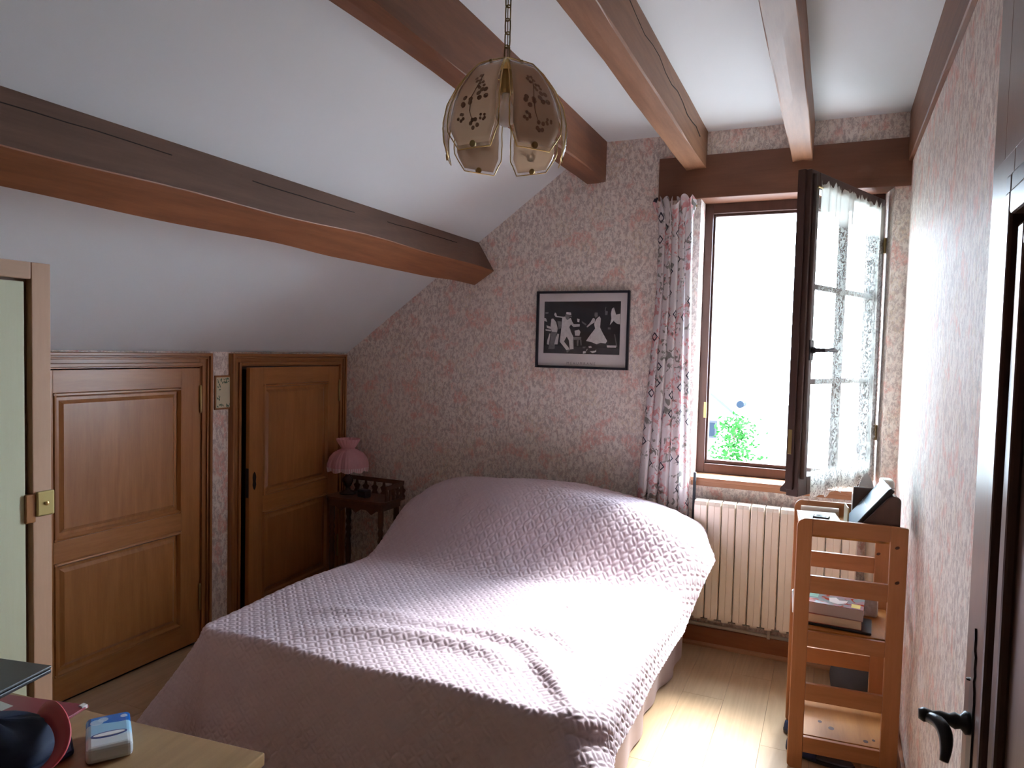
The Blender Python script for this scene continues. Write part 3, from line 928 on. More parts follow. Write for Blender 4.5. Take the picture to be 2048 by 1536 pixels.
hh.lathe([(0.022, 0.0), (0.024, -0.008), (0.014, -0.016), (0.017, -0.026), (0.012, -0.036), (0.014, -0.052), (0.011, -0.066), (0.015, -0.082), (0.010, -0.092)], (LX - 0.004, HY, HZ), 16, axis='x')
pts = []; rs = []
for k in range(14):
    a = k / 13
    pts.append((LX - 0.082 + 0.030 * math.sin(a * 2.2), HY - 0.085 * a, HZ - 0.004 + 0.012 * math.sin(a * PI) - 0.046 * a ** 2))
    rs.append(0.010 + 0.005 * math.sin(a * PI) - 0.002 * a)
hh.tube(pts, rs, 10)
hh.build('handle', IRON, d3, smooth=True)
MB().lathe([(0.0, 0.004), (0.006, 0.003), (0.007, 0.0)], (0, 0, 0), 10).build('plate_screw', IRON, d3, loc=(LX - 0.003, HY + 0.03, HZ + 0.08))
MB().box(LX + 0.004, dx - 0.0005, ly1 - 0.020, ly1 + 0.004, 1.87, 1.95).build('hinge', IRON, d3)

# ------------------------------------------------------------------ radiator
ra = empty('radiator', (-0.655, -0.10, 0.195), 0, 'cream column radiator under the window', 'radiator')
pit, nsec, rh = 0.0735, 11, 0.645
sm_ = None
for k in range(nsec):
    if sm_ is None:
        s = MB(); hw = pit / 2 - 0.0022
        sec = [(-hw, 0.045), (-hw, -0.040), (-hw + 0.005, -0.047), (-0.0016, -0.047), (0, -0.0445), (0.0016, -0.047), (hw - 0.005, -0.047), (hw, -0.040), (hw, 0.045)]
        # body with a sloped shoulder on top
        nn = len(sec)
        vs = [(x_, y_, 0.012) for x_, y_ in sec] + [(x_, y_, rh - 0.02) for x_, y_ in sec] + [(x_ * 0.98, y_ * 0.82 + 0.002, rh) for x_, y_ in sec]
        fs = [(i, (i + 1) % nn, nn + (i + 1) % nn, nn + i) for i in range(nn)] + [(nn + i, nn + (i + 1) % nn, 2 * nn + (i + 1) % nn, 2 * nn + i) for i in range(nn)]
        fs += [tuple(range(nn))[::-1], tuple(range(2 * nn, 3 * nn))]
        s.add(vs, fs)
        s.box(-hw * 0.5, hw * 0.5, -0.035, 0.035, -0.004, 0.014)
        sm_ = s.build('radiator_section', RADI, ra, loc=(pit * (k + 0.5), 0, 0))
    else:
        c = sm_.copy(); C.objects.link(c); c.parent = ra; c.location = (pit * (k + 0.5), 0, 0)
MB().tube([(0.0, 0.0, 0.05), (nsec * pit, 0.0, 0.05)], 0.015, 10).build('lower_manifold', DUSTY, ra)
MB().tube([(0.0, 0.0, rh - 0.06), (nsec * pit, 0.0, rh - 0.06)], 0.015, 10).build('upper_manifold', DUSTY, ra)
vv = MB().tube([(-0.055, 0.0, 0.05), (0.0, 0.0, 0.05)], 0.013, 10); vv.lathe([(0.012, -0.02), (0.016, -0.015), (0.016, 0.015), (0.012, 0.02)], (-0.04, 0, 0.06), 12)
vv.build('valve', PIPE, ra, smooth=False)
pp = empty('heating_pipe', (-0.655, -0.045, 0.13), 0, 'painted heating pipes running along the wall under the radiator', 'pipe')
MB().tube([(-0.050, -0.055, 0.043), (-0.052, -0.05, 0.022), (-0.045, -0.012, 0.010), (0.0, 0.0, 0.004), (0.83, 0.0, -0.008)], 0.0095, 10).build('lower_pipe', PIPE, pp, smooth=True)
MB().tube([(-0.06, 0.0, 0.045), (0.83, 0.0, 0.036)], 0.0085, 10).build('upper_pipe', DUSTY, pp, smooth=True)
MB().box(0.395, 0.412, -0.014, 0.044, -0.015, 0.055).build('pipe_clip', PIPE, pp, bevel=0.003)
MB().tube([(0.615, 0.0, 0.0), (0.64, 0.0, -0.002)], 0.0145, 10).build('pipe_joint', PIPE, pp)
vp = empty('rising_pipe', (0.215, -0.045, 0.0), 0, 'pale vertical pipe rising in the corner right of the radiator', 'pipe')
MB().tube([(0, 0, 0.0), (0, 0, 0.74), (-0.012, 0.0, 0.80), (-0.05, -0.01, 0.815)], 0.022, 12).build('pipe', plain('pale pipe', (0.62, 0.55, 0.46), 0.5), vp, smooth=True)

# ------------------------------------------------------------------ bed
bx0, bx1, by0, by1 = -2.215, -0.640, -2.02, -0.17
bed = empty('bed', ((bx0 + bx1) / 2, (by0 + by1) / 2, 0), 0, 'double bed with its head to the flowered wall, hidden under the quilted bedspread', 'bed')
ox, oy = -(bx0 + bx1) / 2, -(by0 + by1) / 2
MB().box(bx0 + ox + 0.02, bx1 + ox - 0.02, by0 + oy + 0.02, by1 + oy, 0.32, 0.490).build('mattress', plain('white sheet', (0.70, 0.68, 0.67), 0.85), bed, bevel=0.04, seg=4)
MB().box(bx0 + ox + 0.06, bx1 + ox - 0.07, by0 + oy + 0.06, by1 + oy - 0.02, 0.10, 0.32).build('bed_base', SHEET, bed, bevel=0.01)
for sx in (bx0 + ox + 0.12, bx1 + ox - 0.14):
    for sy in (by0 + oy + 0.15, by1 + oy - 0.15):
        MB().lathe([(0.02, 0.0), (0.028, 0.02), (0.03, 0.10)], (sx, sy, 0.0), 14).build('leg', W['antique'], bed)
def skirt_fn(u, v):
    y = by1 + oy - 0.05 + (by0 - by1 + 0.09) * u
    wv = 0.010 * math.sin(u * 38 + 1) * (1 - v) + 0.014 * math.sin(u * 13) * (1 - v)
    return (bx1 + ox - 0.028 - 0.018 * (1 - v) + wv, y, 0.012 + 0.42 * v)
cloth('bed_skirt', skirt_fn, 90, 10, SHEET, bed)
MB().lathe([(0.01, -0.33), (0.075, -0.31), (0.105, -0.2), (0.11, 0.0), (0.105, 0.2), (0.075, 0.31), (0.01, 0.33)], (-0.42, 0.70, 0.575), 20, axis='x').build('pillow', WHITE, bed, smooth=True)
MB().lathe([(0.01, -0.33), (0.075, -0.31), (0.105, -0.2), (0.11, 0.0), (0.105, 0.2), (0.075, 0.31), (0.01, 0.33)], (0.33, 0.70, 0.575), 20, axis='x').build('pillow', WHITE, bed, smooth=True)

# quilted bedspread: one dense cloth surface, quilting is real relief
xl_e, xr_e, yf_e = -2.225, -0.665, -2.015            # where it starts to turn over the edges


def smooth01(a, b, x):
    t = np.clip((x - a) / (b - a), 0, 1)
    return t * t * (3 - 2 * t)


step = 0.0042
S = np.arange(xl_e - 0.56, xr_e + 0.185 + 1e-6, step)
T = np.arange(yf_e - 0.52, -0.160 + 1e-6, step)
ss, tt = np.meshgrid(S, T)
rc = np.where(ss > (xl_e + xr_e) / 2, 0.10, 0.05)     # plan radius of the two foot corners
cx_ = np.clip(ss, xl_e + 0.05, xr_e - 0.10); cy_ = np.maximum(tt, yf_e + rc)
rx_, ry_ = ss - cx_, tt - cy_
rad_ = np.hypot(rx_, ry_)
ux = np.where(rad_ > 1e-9, rx_ / np.maximum(rad_, 1e-9), 0); uy = np.where(rad_ > 1e-9, ry_ / np.maximum(rad_, 1e-9), 0)
dd = np.maximum(0, rad_ - rc)
left_w = np.clip(-ux, 0, 1); right_w = np.clip(ux, 0, 1); foot_w = np.clip(-uy, 0, 1)
ds_r = dd * right_w
rr = 0.028 + 0.055 * right_w ** 2 + 0.012 * left_w ** 2
ang = np.minimum(dd / rr, PI / 2)
out = rr * np.sin(ang); drop = rr * (1 - np.cos(ang))
rest = np.maximum(0, dd - rr * PI / 2)
flare = (0.66 - 0.50 * smooth01(-1.15, -0.55, tt)) * left_w ** 2 + 0.10 * foot_w ** 2 + 0.30 * right_w ** 2 + 0.80 * (2 * right_w * foot_w) ** 2
out = out + rest * np.sin(flare); drop = drop + rest * np.cos(flare)
# soft hanging folds in the drop
wave = 0.016 * np.sin(ss * 9 + 0.6) * foot_w + 0.018 * np.sin(tt * 7.5) * left_w + 0.010 * np.sin(tt * 15 + 1) * right_w
out = out + wave * np.clip(rest / 0.35, 0, 1)
X0 = cx_ + ux * np.minimum(rad_, rc); Y0 = cy_ + uy * np.minimum(rad_, rc)
# bolster and pillows under the head end
xs_k = [-2.9, -2.30, -2.22, -2.14, -2.05, -1.92, -1.60, -1.29, -1.02, -0.86, -0.74, -0.665, -0.60]
hs_k = [0.10, 0.17, 0.23, 0.30, 0.335, 0.358, 0.378, 0.372, 0.345, 0.315, 0.275, 0.235, 0.20]
hx_ = np.interp(X0, xs_k, hs_k)
k_ = np.ones(21) / 21
hx_ = np.apply_along_axis(lambda r_: np.convolve(np.pad(r_, 10, mode='edge'), k_, 'valid'), 1, hx_)
reach = 0.93 + 0.10 * np.sin(X0 * 3.0 + 0.5)
bumpy = smooth01(-reach, -0.42, Y0) * (1 - 0.06 * smooth01(-0.30, -0.15, Y0))
Ztop = 0.512 + hx_ * bumpy
Ztop += 0.010 * np.sin(X0 * 4.1 + Y0 * 2.0) * np.sin(Y0 * 3.7 + 1) + 0.006 * np.sin(X0 * 9 - Y0 * 6)
# rumples across the middle of the bed


def ridge(px, py, h, wd):
    global Ztop
    pts = np.array(list(zip(px, py)))
    best = np.full(ss.shape, 1e9); along = np.zeros(ss.shape)
    L = len(pts) - 1
    for i in range(L):
        a, b = pts[i], pts[i + 1]
        ab = b - a
        t = np.clip(((ss - a[0]) * ab[0] + (tt - a[1]) * ab[1]) / (ab @ ab), 0, 1)
        d2 = (ss - a[0] - t * ab[0]) ** 2 + (tt - a[1] - t * ab[1]) ** 2
        upd = d2 < best
        best = np.where(upd, d2, best); along = np.where(upd, (i + t) / L, along)
    Ztop += h * np.exp(-best / (wd * wd)) * np.sin(np.clip(along, 0.001, 0.999) * PI) ** 0.7


ridge([-1.85, -1.62, -1.40, -1.22, -1.07, -0.95], [-1.93, -1.80, -1.72, -1.70, -1.74, -1.84], 0.030, 0.055)
ridge([-1.60, -1.38, -1.20, -1.02, -0.88, -0.74], [-1.66, -1.58, -1.55, -1.60, -1.72, -1.88], 0.028, 0.05)
ridge([-1.22, -1.05, -0.92, -0.82], [-1.47, -1.42, -1.47, -1.58], 0.018, 0.05)
ridge([-2.0, -1.85, -1.65, -1.5], [-1.72, -1.66, -1.61, -1.57], 0.012, 0.045)
ridge([-1.02, -0.90, -0.80, -0.70], [-1.15, -1.02, -0.88, -0.62], 0.030, 0.06)
ridge([-0.95, -0.84, -0.74, -0.66], [-1.72, -1.80, -1.92, -2.05], 0.018, 0.035)
# the cloth at the head's right corner pulls outwards to a point
corner = smooth01(-0.80, -0.42, tt) * (1 - smooth01(-0.38, -0.10, tt)) * np.clip(ds_r / 0.18, 0, 1)
out = out + 0.062 * corner
drop = drop + 0.035 * corner
lift = np.clip(rest, 0, 1) * 0.0
Xp = X0 + ux * out; Yp = Y0 + uy * out
Zp = np.maximum(Ztop - drop, 0.016 + 0.004 * np.sin(ss * 21) + 0.004 * np.sin(tt * 17))
# head drop on the left: the pillow hump slopes down
base = np.stack([Xp, Yp, Zp], -1)
# normals of the smooth cloth
du = np.gradient(base, axis=1); dv = np.gradient(base, axis=0)
nr = np.cross(du, dv); nr /= np.maximum(np.linalg.norm(nr, axis=-1, keepdims=True), 1e-9)
# stitched overlapping circles, turned 45 degrees to the bed
a_ = 0.046
c45 = math.sqrt(0.5)
pu = (ss + tt) * c45 / a_; pv = (ss - tt) * c45 / a_
fu, fvv = pu - np.floor(pu), pv - np.floor(pv)
seam = np.full(ss.shape, 1e9)
for i in (-1, 0, 1, 2):
    for j in (-1, 0, 1, 2):
        seam = np.minimum(seam, np.abs(np.hypot(fu - i, fvv - j) - c45))
seam *= a_
puff = 0.0042 * (1 - np.exp(-(seam / 0.0036) ** 1.5))
jit = 0.0004 * np.sin(ss * 260 + 3 * np.sin(tt * 90)) * np.sin(tt * 240)
base = base + nr * (puff + jit)[..., None]
nv, nu = ss.shape
me = bpy.data.meshes.new('bedspread')
me.vertices.add(nu * nv)
me.vertices.foreach_set('co', base.reshape(-1).astype(np.float32))
ii = (np.arange(nv - 1)[:, None] * nu + np.arange(nu - 1)[None, :]).ravel()
quads = np.stack([ii, ii + 1, ii + nu + 1, ii + nu], -1).astype(np.int32)
me.loops.add(quads.size); me.loops.foreach_set('vertex_index', quads.ravel())
me.polygons.add(len(quads))
me.polygons.foreach_set('loop_start', np.arange(0, quads.size, 4, dtype=np.int32))
me.polygons.foreach_set('use_smooth', np.ones(len(quads), dtype=bool))
me.materials.append(SPREAD)
me.update(calc_edges=True); me.validate()
spo = bpy.data.objects.new('bedspread', me); C.objects.link(spo)
tag(spo, 'dusty pink quilted bedspread with a stitched circle pattern draped over the bed', 'bedspread')

# ------------------------------------------------------------------ pendant lamp
LXc, LYc = -0.968, -2.0
LT, LB = 2.520, 2.185
pl = empty('pendant_lamp', (LXc, LYc, CZ), 0, 'pendant lamp of curved smoked glass panels with brass edges hanging on a chain', 'lamp')
Z0 = -CZ


def prad(v):                                   # v 0 at the top, 1 at the bottom
    return float(np.interp(v, [0, .12, .3, .5, .7, .85, 1.0], [0.086, 0.118, 0.154, 0.182, 0.193, 0.190, 0.176]))


def phw(v):                                    # half width of a petal
    return float(np.interp(v, [0, .1, .35, .62, .80, 1.0], [0.046, 0.056, 0.076, 0.089, 0.090, 0.056]))


PH = 0.285
petal_z = LT - 0.012
def petal_pt(a, u, v, off=0.0):
    r = prad(v) + off
    # slightly curved across
    h = phw(v) * u
    th = h / r
    bulge = 0.55
    x = r * math.cos(th * bulge) ; y = h
    z = petal_z - PH * v + Z0
    return (x * math.cos(a) - y * math.sin(a), x * math.sin(a) + y * math.cos(a), z)


flower_mat = plain('etched brown flowers', (0.20, 0.11, 0.065), 0.5, var=0.25, scale=60)
for k in range(6):
    a = R(-96 + 60 * k)
    g_ = MB(); e_ = MB()
    NU, NV = 9, 17
    P = np.zeros((NV, NU, 3)); P2 = np.zeros((NV, NU, 3))
    for j in range(NV):
        for i in range(NU):
            u = -1 + 2 * i / (NU - 1); v = j / (NV - 1)
            P[j, i] = petal_pt(a, u * 0.86, 0.03 + v * 0.93)
            P2[j, i] = petal_pt(a, u, v, -0.0005)
    pt = MB().grid(P).build('glass_panel', SMOKE, pl, smooth=True, solid=0.003)
    rim = MB()
    # clear bevelled border around the frosted field
    inner = [petal_pt(a, -0.86, 0.03 + j / 16 * .93) for j in range(17)] + [petal_pt(a, -0.3, 0.96), petal_pt(a, 0.3, 0.96)] + [petal_pt(a, 0.86, 0.03 + j / 16 * .93) for j in range(16, -1, -1)] + [petal_pt(a, 0, 0.03)]
    outer = [petal_pt(a, -1, j / 16) for j in range(17)] + [petal_pt(a, -0.35, 1.0), petal_pt(a, 0.35, 1.0)] + [petal_pt(a, 1, j / 16) for j in range(16, -1, -1)] + [petal_pt(a, 0, 0)]
    nb_ = len(inner)
    rim.add(inner + outer, [(q, (q + 1) % nb_, nb_ + (q + 1) % nb_, nb_ + q) for q in range(nb_)])
    rim.build('bevelled_border', CLEAR, pt, smooth=True)
    ol = [petal_pt(a, -1, j / 16) for j in range(17)] + [petal_pt(a, u, 1.0) for u in (-0.4, 0.4)] + [petal_pt(a, 1, j / 16) for j in range(16, -1, -1)] + [petal_pt(a, 0, 0)]
    MB().tube(ol, 0.0019, 6, closed=True).build('brass_edge', BRASS, pt, smooth=True)
    fl_ = MB()
    rr_ = random.Random(20 + k)
    stem = [(0.10, 0.22), (0.02, 0.36), (-0.10, 0.50), (-0.08, 0.64), (0.06, 0.76)]
    fl_.tube([petal_pt(a, u, v, 0.0022) for u, v in stem], 0.0013, 5)
    for (cu, cv, cr) in ((-0.02, 0.27, 0.014), (0.36, 0.47, 0.020), (-0.26, 0.53, 0.019), (-0.40, 0.70, 0.013), (0.12, 0.78, 0.016), (0.44, 0.72, 0.011), (0.20, 0.36, 0.013)):
        for q in range(5):
            aa = q * 2 * PI / 5 + rr_.random()
            pu_, pv_ = cu + math.cos(aa) * cr * 0.75 / phw(cv), cv + math.sin(aa) * cr * 0.75 / PH
            ring = [petal_pt(a, pu_ + math.cos(w_) * cr * 0.42 / phw(cv), pv_ + math.sin(w_) * cr * 0.42 / PH, 0.0022 + 0.0001 * q) for w_ in np.linspace(0, 2 * PI, 8)[:-1]]
            fl_.add(ring, [tuple(range(7))])
    fl_.build('etched_flowers', flower_mat, pt)
    cpp = Vector(petal_pt(a, 0, 0.965, 0.002))
    dirv = Vector((math.cos(a), math.sin(a), -0.1)).normalized()
    MB().tube([cpp - dirv * 0.004, cpp + dirv * 0.003], 0.010, 12).build('brass_clip', OLDBRASS, pt)
    cpp = Vector(petal_pt(a, 0, 0.02, 0.0))
    MB().tube([cpp - dirv * 0.004, cpp + dirv * 0.004], 0.005, 8).build('brass_clip', OLDBRASS, pt)
cg = MB()
for k in range(6):
    a = R(-96 + 60 * k)
    cg.tube([(0.012 * math.cos(a), 0.012 * math.sin(a), LT + Z0), (0.086 * math.cos(a), 0.086 * math.sin(a), LT + Z0 - 0.012)], 0.003, 6)
cg.lathe([(0.010, 0.02), (0.024, 0.012), (0.030, 0.0), (0.024, -0.01), (0.018, -0.016)], (0, 0, LT + Z0), 16)
cg.build('lamp_cage', BRASS, pl)
MB().lathe([(0.016, 0.0), (0.022, -0.008), (0.022, -0.065), (0.019, -0.075)], (0, 0, LT + Z0 - 0.012), 16).build('bulb_socket', OLDBRASS, pl)
MB().lathe([(0.012, 0.0), (0.014, -0.02), (0.028, -0.052), (0.031, -0.072), (0.024, -0.093), (0.010, -0.102), (0.002, -0.103)], (0, 0, LT + Z0 - 0.085), 18).build('bulb', glass_mat('bulb glass', (0.92, 0.92, 0.92), 0.35, (0.75, 0.74, 0.72), 0.05), pl, smooth=True)
# chain
zt_ = -0.035
zb_ = LT + Z0 + 0.018
nl = 7
pitch = (zt_ - zb_) / nl
for k in range(nl):
    zc = zb_ + pitch * (k + 0.5)
    hl, hw_ = pitch * 0.60, 0.0085
    loop = []
    for q in range(16):
        aa = 2 * PI * q / 16
        lx_ = hw_ * math.cos(aa); lz_ = (hl - hw_) * (1 if math.sin(aa) > 0 else -1) * (abs(math.sin(aa)) > 0.01) + hw_ * math.sin(aa)
        loop.append((lx_, 0, zc + lz_) if k % 2 else (0.7 * lx_, 0.7 * lx_, zc + lz_))
    MB().tube(loop, 0.0023, 6, closed=True).build('chain_link', OLDBRASS, pl)
MB().tube([(0.003, 0, zb_), (-0.002, 0.002, zb_ + 0.15), (0.003, 0, zt_)], 0.0016, 6).build('flex', plain('gold flex', (0.35, 0.25, 0.12), 0.5), pl)
MB().lathe([(0.048, 0.0), (0.046, -0.012), (0.02, -0.028), (0.006, -0.038)], (0, 0, 0), 20).build('ceiling_rose', BRASS, pl, smooth=True)

# ------------------------------------------------------------------ bedside table and its lamp
bt = empty('bedside_table', (-2.745, -0.235, 0), 0, 'dark carved bedside table with turned legs and a low gallery in the corner', 'table')
TZ = 0.655
tp = MB()
poly = [(-0.245, 0.12), (-0.245, -0.10), (-0.21, -0.135), (0.19, -0.135), (0.225, -0.10), (0.225, 0.12)]
tp.prism(poly, 'z', TZ - 0.02, TZ); tp.build('table_top', W['antique'], bt, bevel=0.004)
ap = MB()
for (x0, x1, y0, y1) in ((-0.215, 0.195, -0.112, -0.098), (-0.215, 0.195, 0.090, 0.104), (-0.220, -0.206, -0.1, 0.1), (0.186, 0.200, -0.1, 0.1)):
    ap.box(x0, x1, y0, y1, TZ - 0.062, TZ - 0.02)
for k in range(3): ap.prism([(-0.16 + 0.12 * k, TZ - 0.062), (-0.12 + 0.12 * k, TZ - 0.090), (-0.08 + 0.12 * k, TZ - 0.062)], 'y', -0.110, -0.100)
ap.build('apron', W['antique'], bt)
lp = [(0.016, 0.0), (0.019, 0.03), (0.013, 0.06), (0.020, 0.10), (0.012, 0.125), (0.019, 0.20), (0.021, 0.27), (0.013, 0.33), (0.019, 0.35), (0.013, 0.375), (0.020, 0.40), (0.012, 0.425), (0.020, 0.45), (0.013, 0.475), (0.019, 0.50), (0.018, 0.58), (0.018, TZ - 0.02)]
for sx in (-0.200, 0.180):
    for sy in (-0.090, 0.085):
        MB().lathe(lp, (sx, sy, 0), 14).build('leg', W['antique'], bt, smooth=True)
MB().box(-0.2, 0.18, -0.09, 0.085, 0.155, 0.170).build('lower_shelf', W['antique'], bt, bevel=0.004)
# gallery: pierced rails on the back and right side
gb = MB()
gz0, gz1 = TZ, TZ + 0.105
gb.box(-0.24, 0.22, 0.104, 0.116, gz0 + 0.078, gz1)
gb.box(0.208, 0.220, -0.09, 0.104, gz0 + 0.072, gz1 - 0.006)
gb.build('gallery_rail', W['antique'], bt, bevel=0.003)
for k in range(7):
    xx = -0.225 + 0.072 * k
    s = MB(); s.prism([(xx - 0.024, gz0), (xx + 0.024, gz0), (xx + 0.014, gz0 + 0.02), (xx + 0.026, gz0 + 0.044), (xx + 0.010, gz0 + 0.056), (xx + 0.006, gz0 + 0.082), (xx - 0.006, gz0 + 0.082), (xx - 0.010, gz0 + 0.056), (xx - 0.026, gz0 + 0.044), (xx - 0.014, gz0 + 0.02)], 'y', 0.106, 0.114)
    s.build('gallery_baluster', W['antique'], bt)
for k in range(5):
    yy = -0.08 + 0.042 * k
    s = MB(); s.prism([(yy - 0.013, gz0), (yy + 0.013, gz0), (yy + 0.007, gz0 + 0.03), (yy + 0.013, gz0 + 0.05), (yy + 0.005, gz0 + 0.076), (yy - 0.005, gz0 + 0.076), (yy - 0.013, gz0 + 0.05), (yy - 0.007, gz0 + 0.03)], 'x', 0.210, 0.218)
    s.build('gallery_baluster', W['antique'], bt)
al = empty('alarm_clock', (-2.735, -0.270, TZ), R(-8), 'small black box clock on the bedside table beside the pink lamp', 'clock')
MB().box(-0.040, 0.040, -0.025, 0.025, 0.0, 0.052).build('clock_body', BLACK, al, bevel=0.008, seg=3)
MB().box(-0.030, 0.030, -0.0262, -0.0245, 0.014, 0.042).build('clock_face', plain('dark display', (0.006, 0.012, 0.025), 0.1), al)

tl = empty('table_lamp', (-2.895, -0.232, TZ), 0, 'small table lamp with a pleated pink fabric shade on the bedside table', 'lamp')
MB().lathe([(0.052, 0.0), (0.055, 0.008), (0.040, 0.018), (0.016, 0.028), (0.013, 0.045), (0.026, 0.062), (0.036, 0.085), (0.034, 0.105), (0.018, 0.120), (0.012, 0.135), (0.010, 0.175)], (0, 0, 0), 20).build('lamp_base', plain('dark bronze', (0.05, 0.035, 0.028), 0.25, 0.4), tl, smooth=True)
MB().tube([(0, 0, 0.17), (0, 0, 0.23)], 0.012, 10).build('bulb_socket', OLDBRASS, tl)
shp = [(0.136, 0.165), (0.139, 0.180), (0.137, 0.205), (0.125, 0.240), (0.098, 0.272), (0.066, 0.290), (0.044, 0.300), (0.044, 0.306), (0.058, 0.325), (0.072, 0.352), (0.076, 0.366)]
NA = 160
P = np.zeros((len(shp), NA, 3))
for j, (r_, h_) in enumerate(shp):
    for i in range(NA):
        th = 2 * PI * i / NA
        seg = (th / (2 * PI) * 10) % 1
        lobe = (0.93 + 0.07 * math.sin(seg * PI)) if j < 6 else 1.0
        rip = 1 + 0.014 * math.sin(th * 40) + (0.05 * math.sin(th * 18) if j >= 9 else 0)
        sag = -0.012 * math.sin(seg * PI) if j == 0 else 0
        rr2 = r_ * lobe * rip
        P[j, i] = (rr2 * math.cos(th), rr2 * math.sin(th), h_ + sag)
MB().grid(P, wrap=True).build('lamp_shade', stripe_mat(), tl, smooth=True)

# ------------------------------------------------------------------ pine shelf unit
SH = empty('pine_shelf_unit', (-0.099, -1.069, 0.0), R(4.0), 'open pine shelf unit with slatted end frames by the right wall', 'shelf')
SWx, SDy, SHh = 0.388, 0.405, 1.004
rails = [(0.071, 0.133), (0.281, 0.349), (0.498, 0.558), (0.712, 0.780), (0.943, SHh)]


def end_frame(y0, y1):
    f = MB()
    # left stile with rounded upper corner, right stile
    rad = 0.035
    arc = [(rad - rad * math.cos(q), SHh - rad + rad * math.sin(q)) for q in np.linspace(0, PI / 2, 6)]
    f.prism([(0.0, 0.012), (0.012, 0.0), (0.056, 0.0), (0.056, SHh)] + [p for p in arc[::-1]], 'y', y0, y1)
    f.prism([(0.328, 0.0), (SWx, 0.0), (SWx, SHh - 0.004), (0.328, SHh)], 'y', y0, y1)
    o = f.build('end_stiles', W['pine_z'], SH, bevel=0.003)
    for a, b in rails:
        MB().box(0.056, 0.328, y0 + 0.001, y1 - 0.001, a, b).build('end_rail', W['pine_x'], SH, bevel=0.002)


end_frame(0.0, 0.020)
end_frame(SDy - 0.020, SDy)
for zz, nm in ((0.118, 0), (0.545, 0), (0.930, 0)):
    MB().box(0.012, 0.378, 0.0205, SDy - 0.0205, zz, zz + 0.018).build('shelf_board', W['pine_y'], SH, bevel=0.0015)
KN = plain('dark knot', (0.085, 0.030, 0.014), 0.5, var=0.3, scale=80)
for kx, ky, kz in ((0.357, -0.0006, 0.792), (0.341, SDy - 0.0206, 0.800), (0.352, -0.0006, 0.925)):
    MB().prism([(kx + 0.008 * math.cos(2 * PI * q / 12), kz + 0.0065 * math.sin(2 * PI * q / 12 + 0.3)) for q in range(12)], 'y', ky, ky + 0.0012).build('wood_knot', KN, SH)
for kx, ky, kr in ((0.125, 0.150, 0.008), (0.165, 0.110, 0.011), (0.285, 0.055, 0.009), (0.315, 0.075, 0.006)):
    MB().prism([(kx + kr * math.cos(2 * PI * q / 12), ky + 1.3 * kr * math.sin(2 * PI * q / 12)) for q in range(12)], 'z', 0.1355, 0.1364).build('wood_knot', KN, SH)


def onshelf(name, u, v, z, rz, label, cat, group=None):
    """thing on the shelf unit at local (u, v), height z"""
    c, s_ = math.cos(R(4.0)), math.sin(R(4.0))
    return empty(name, (-0.099 + u * c - v * s_, -1.069 + u * s_ + v * c, z), R(4.0) + rz, label, cat, group)


# what stands on the middle shelf (its boards end at 0.563)
z_m = 0.5635
tb = onshelf('tablet', 0.165, 0.135, z_m, R(-7), 'flat black tablet under the two paperbacks on the middle shelf', 'tablet')
MB().box(-0.130, 0.130, -0.085, 0.085, 0.0, 0.010).build('tablet_body', BLACK, tb, bevel=0.003)


def book(name, u, v, z, rz, w_, d_, h_, cover, page, label, top=None):
    o = onshelf(name, u, v, z, rz, label, 'book', None)
    MB().box(-w_ / 2, w_ / 2, -d_ / 2, d_ / 2, 0.0, 0.0016).build('cover', cover, o)
    MB().box(-w_ / 2, w_ / 2, -d_ / 2, d_ / 2, h_ - 0.0016, h_).build('cover', top or cover, o)
    MB().box(-w_ / 2 + 0.002, w_ / 2 - 0.002, -d_ / 2 + 0.002, d_ / 2 - 0.001, 0.0016, h_ - 0.0016).build('page_block', page, o)
    MB().box(-w_ / 2, w_ / 2, d_ / 2 - 0.001, d_ / 2 + 0.0008, 0.0, h_).build('spine', cover, o)
    return o


def pages(name, col):
    t = NT(name)
    v = t.coord(scale=(1, 1, 1))
    sp = t.node('ShaderNodeSeparateXYZ'); t.link(v, sp.inputs[0])
    s1 = t.math('SINE', t.math('MULTIPLY', sp.outputs[2], 5200.0))
    return t.out(t.mix(t.ramp(s1, -0.5, 1), tuple(c * 0.86 for c in col), col), 0.8, 0, 0.2)


def cover_mat():
    t = NT('painted paperback cover')
    v = t.coord()
    n1 = t.noise(v, 14, 2, 0.5, 0.6); n2 = t.noise(t.coord(loc=(5, 2, 0)), 19, 2, 0.5, 0.8)
    col = t.mix(t.ramp(n1, 0.42, 0.58), (0.30, 0.40, 0.42), (0.45, 0.30, 0.34))
    col = t.mix(t.ramp(n2, 0.54, 0.60), col, (0.42, 0.06, 0.03))
    return t.out(col, 0.16, 0, 0.6)


book('paperback', 0.158, 0.125, z_m + 0.010, R(-6), 0.200, 0.130, 0.036, plain('red brown cover', (0.38, 0.07, 0.04), 0.4), pages('cream pages', (0.72, 0.55, 0.36)), 'paperback with red cover and cream pages, lower of the two on the middle shelf')
bk = book('paperback', 0.160, 0.128, z_m + 0.0462, R(-8), 0.208, 0.138, 0.046, plain('dull cover', (0.35, 0.22, 0.20), 0.4), pages('grey pages', (0.50, 0.40, 0.36)), 'paperback with glossy multicoloured cover, lying on top of the red one', cover_mat())
lb = MB()
lb.box(0.060, 0.092, -0.058, -0.012, 0.0460, 0.0465, 0)
lb.box(-0.098, -0.065, 0.0, 0.06, 0.0460, 0.0465, 1)
lb.prism([(-0.02, -0.03), (0.01, -0.045), (0.04, -0.02), (0.045, 0.015), (0.015, 0.005), (0.0, 0.035), (-0.025, 0.02)], 'z', 0.0460, 0.0465, 2)
lb.build('cover_print', [plain('yellow label', (0.75, 0.62, 0.10), 0.3), plain('green cover corner', (0.15, 0.50, 0.38), 0.3), plain('white print', (0.75, 0.72, 0.72), 0.3)], bk)
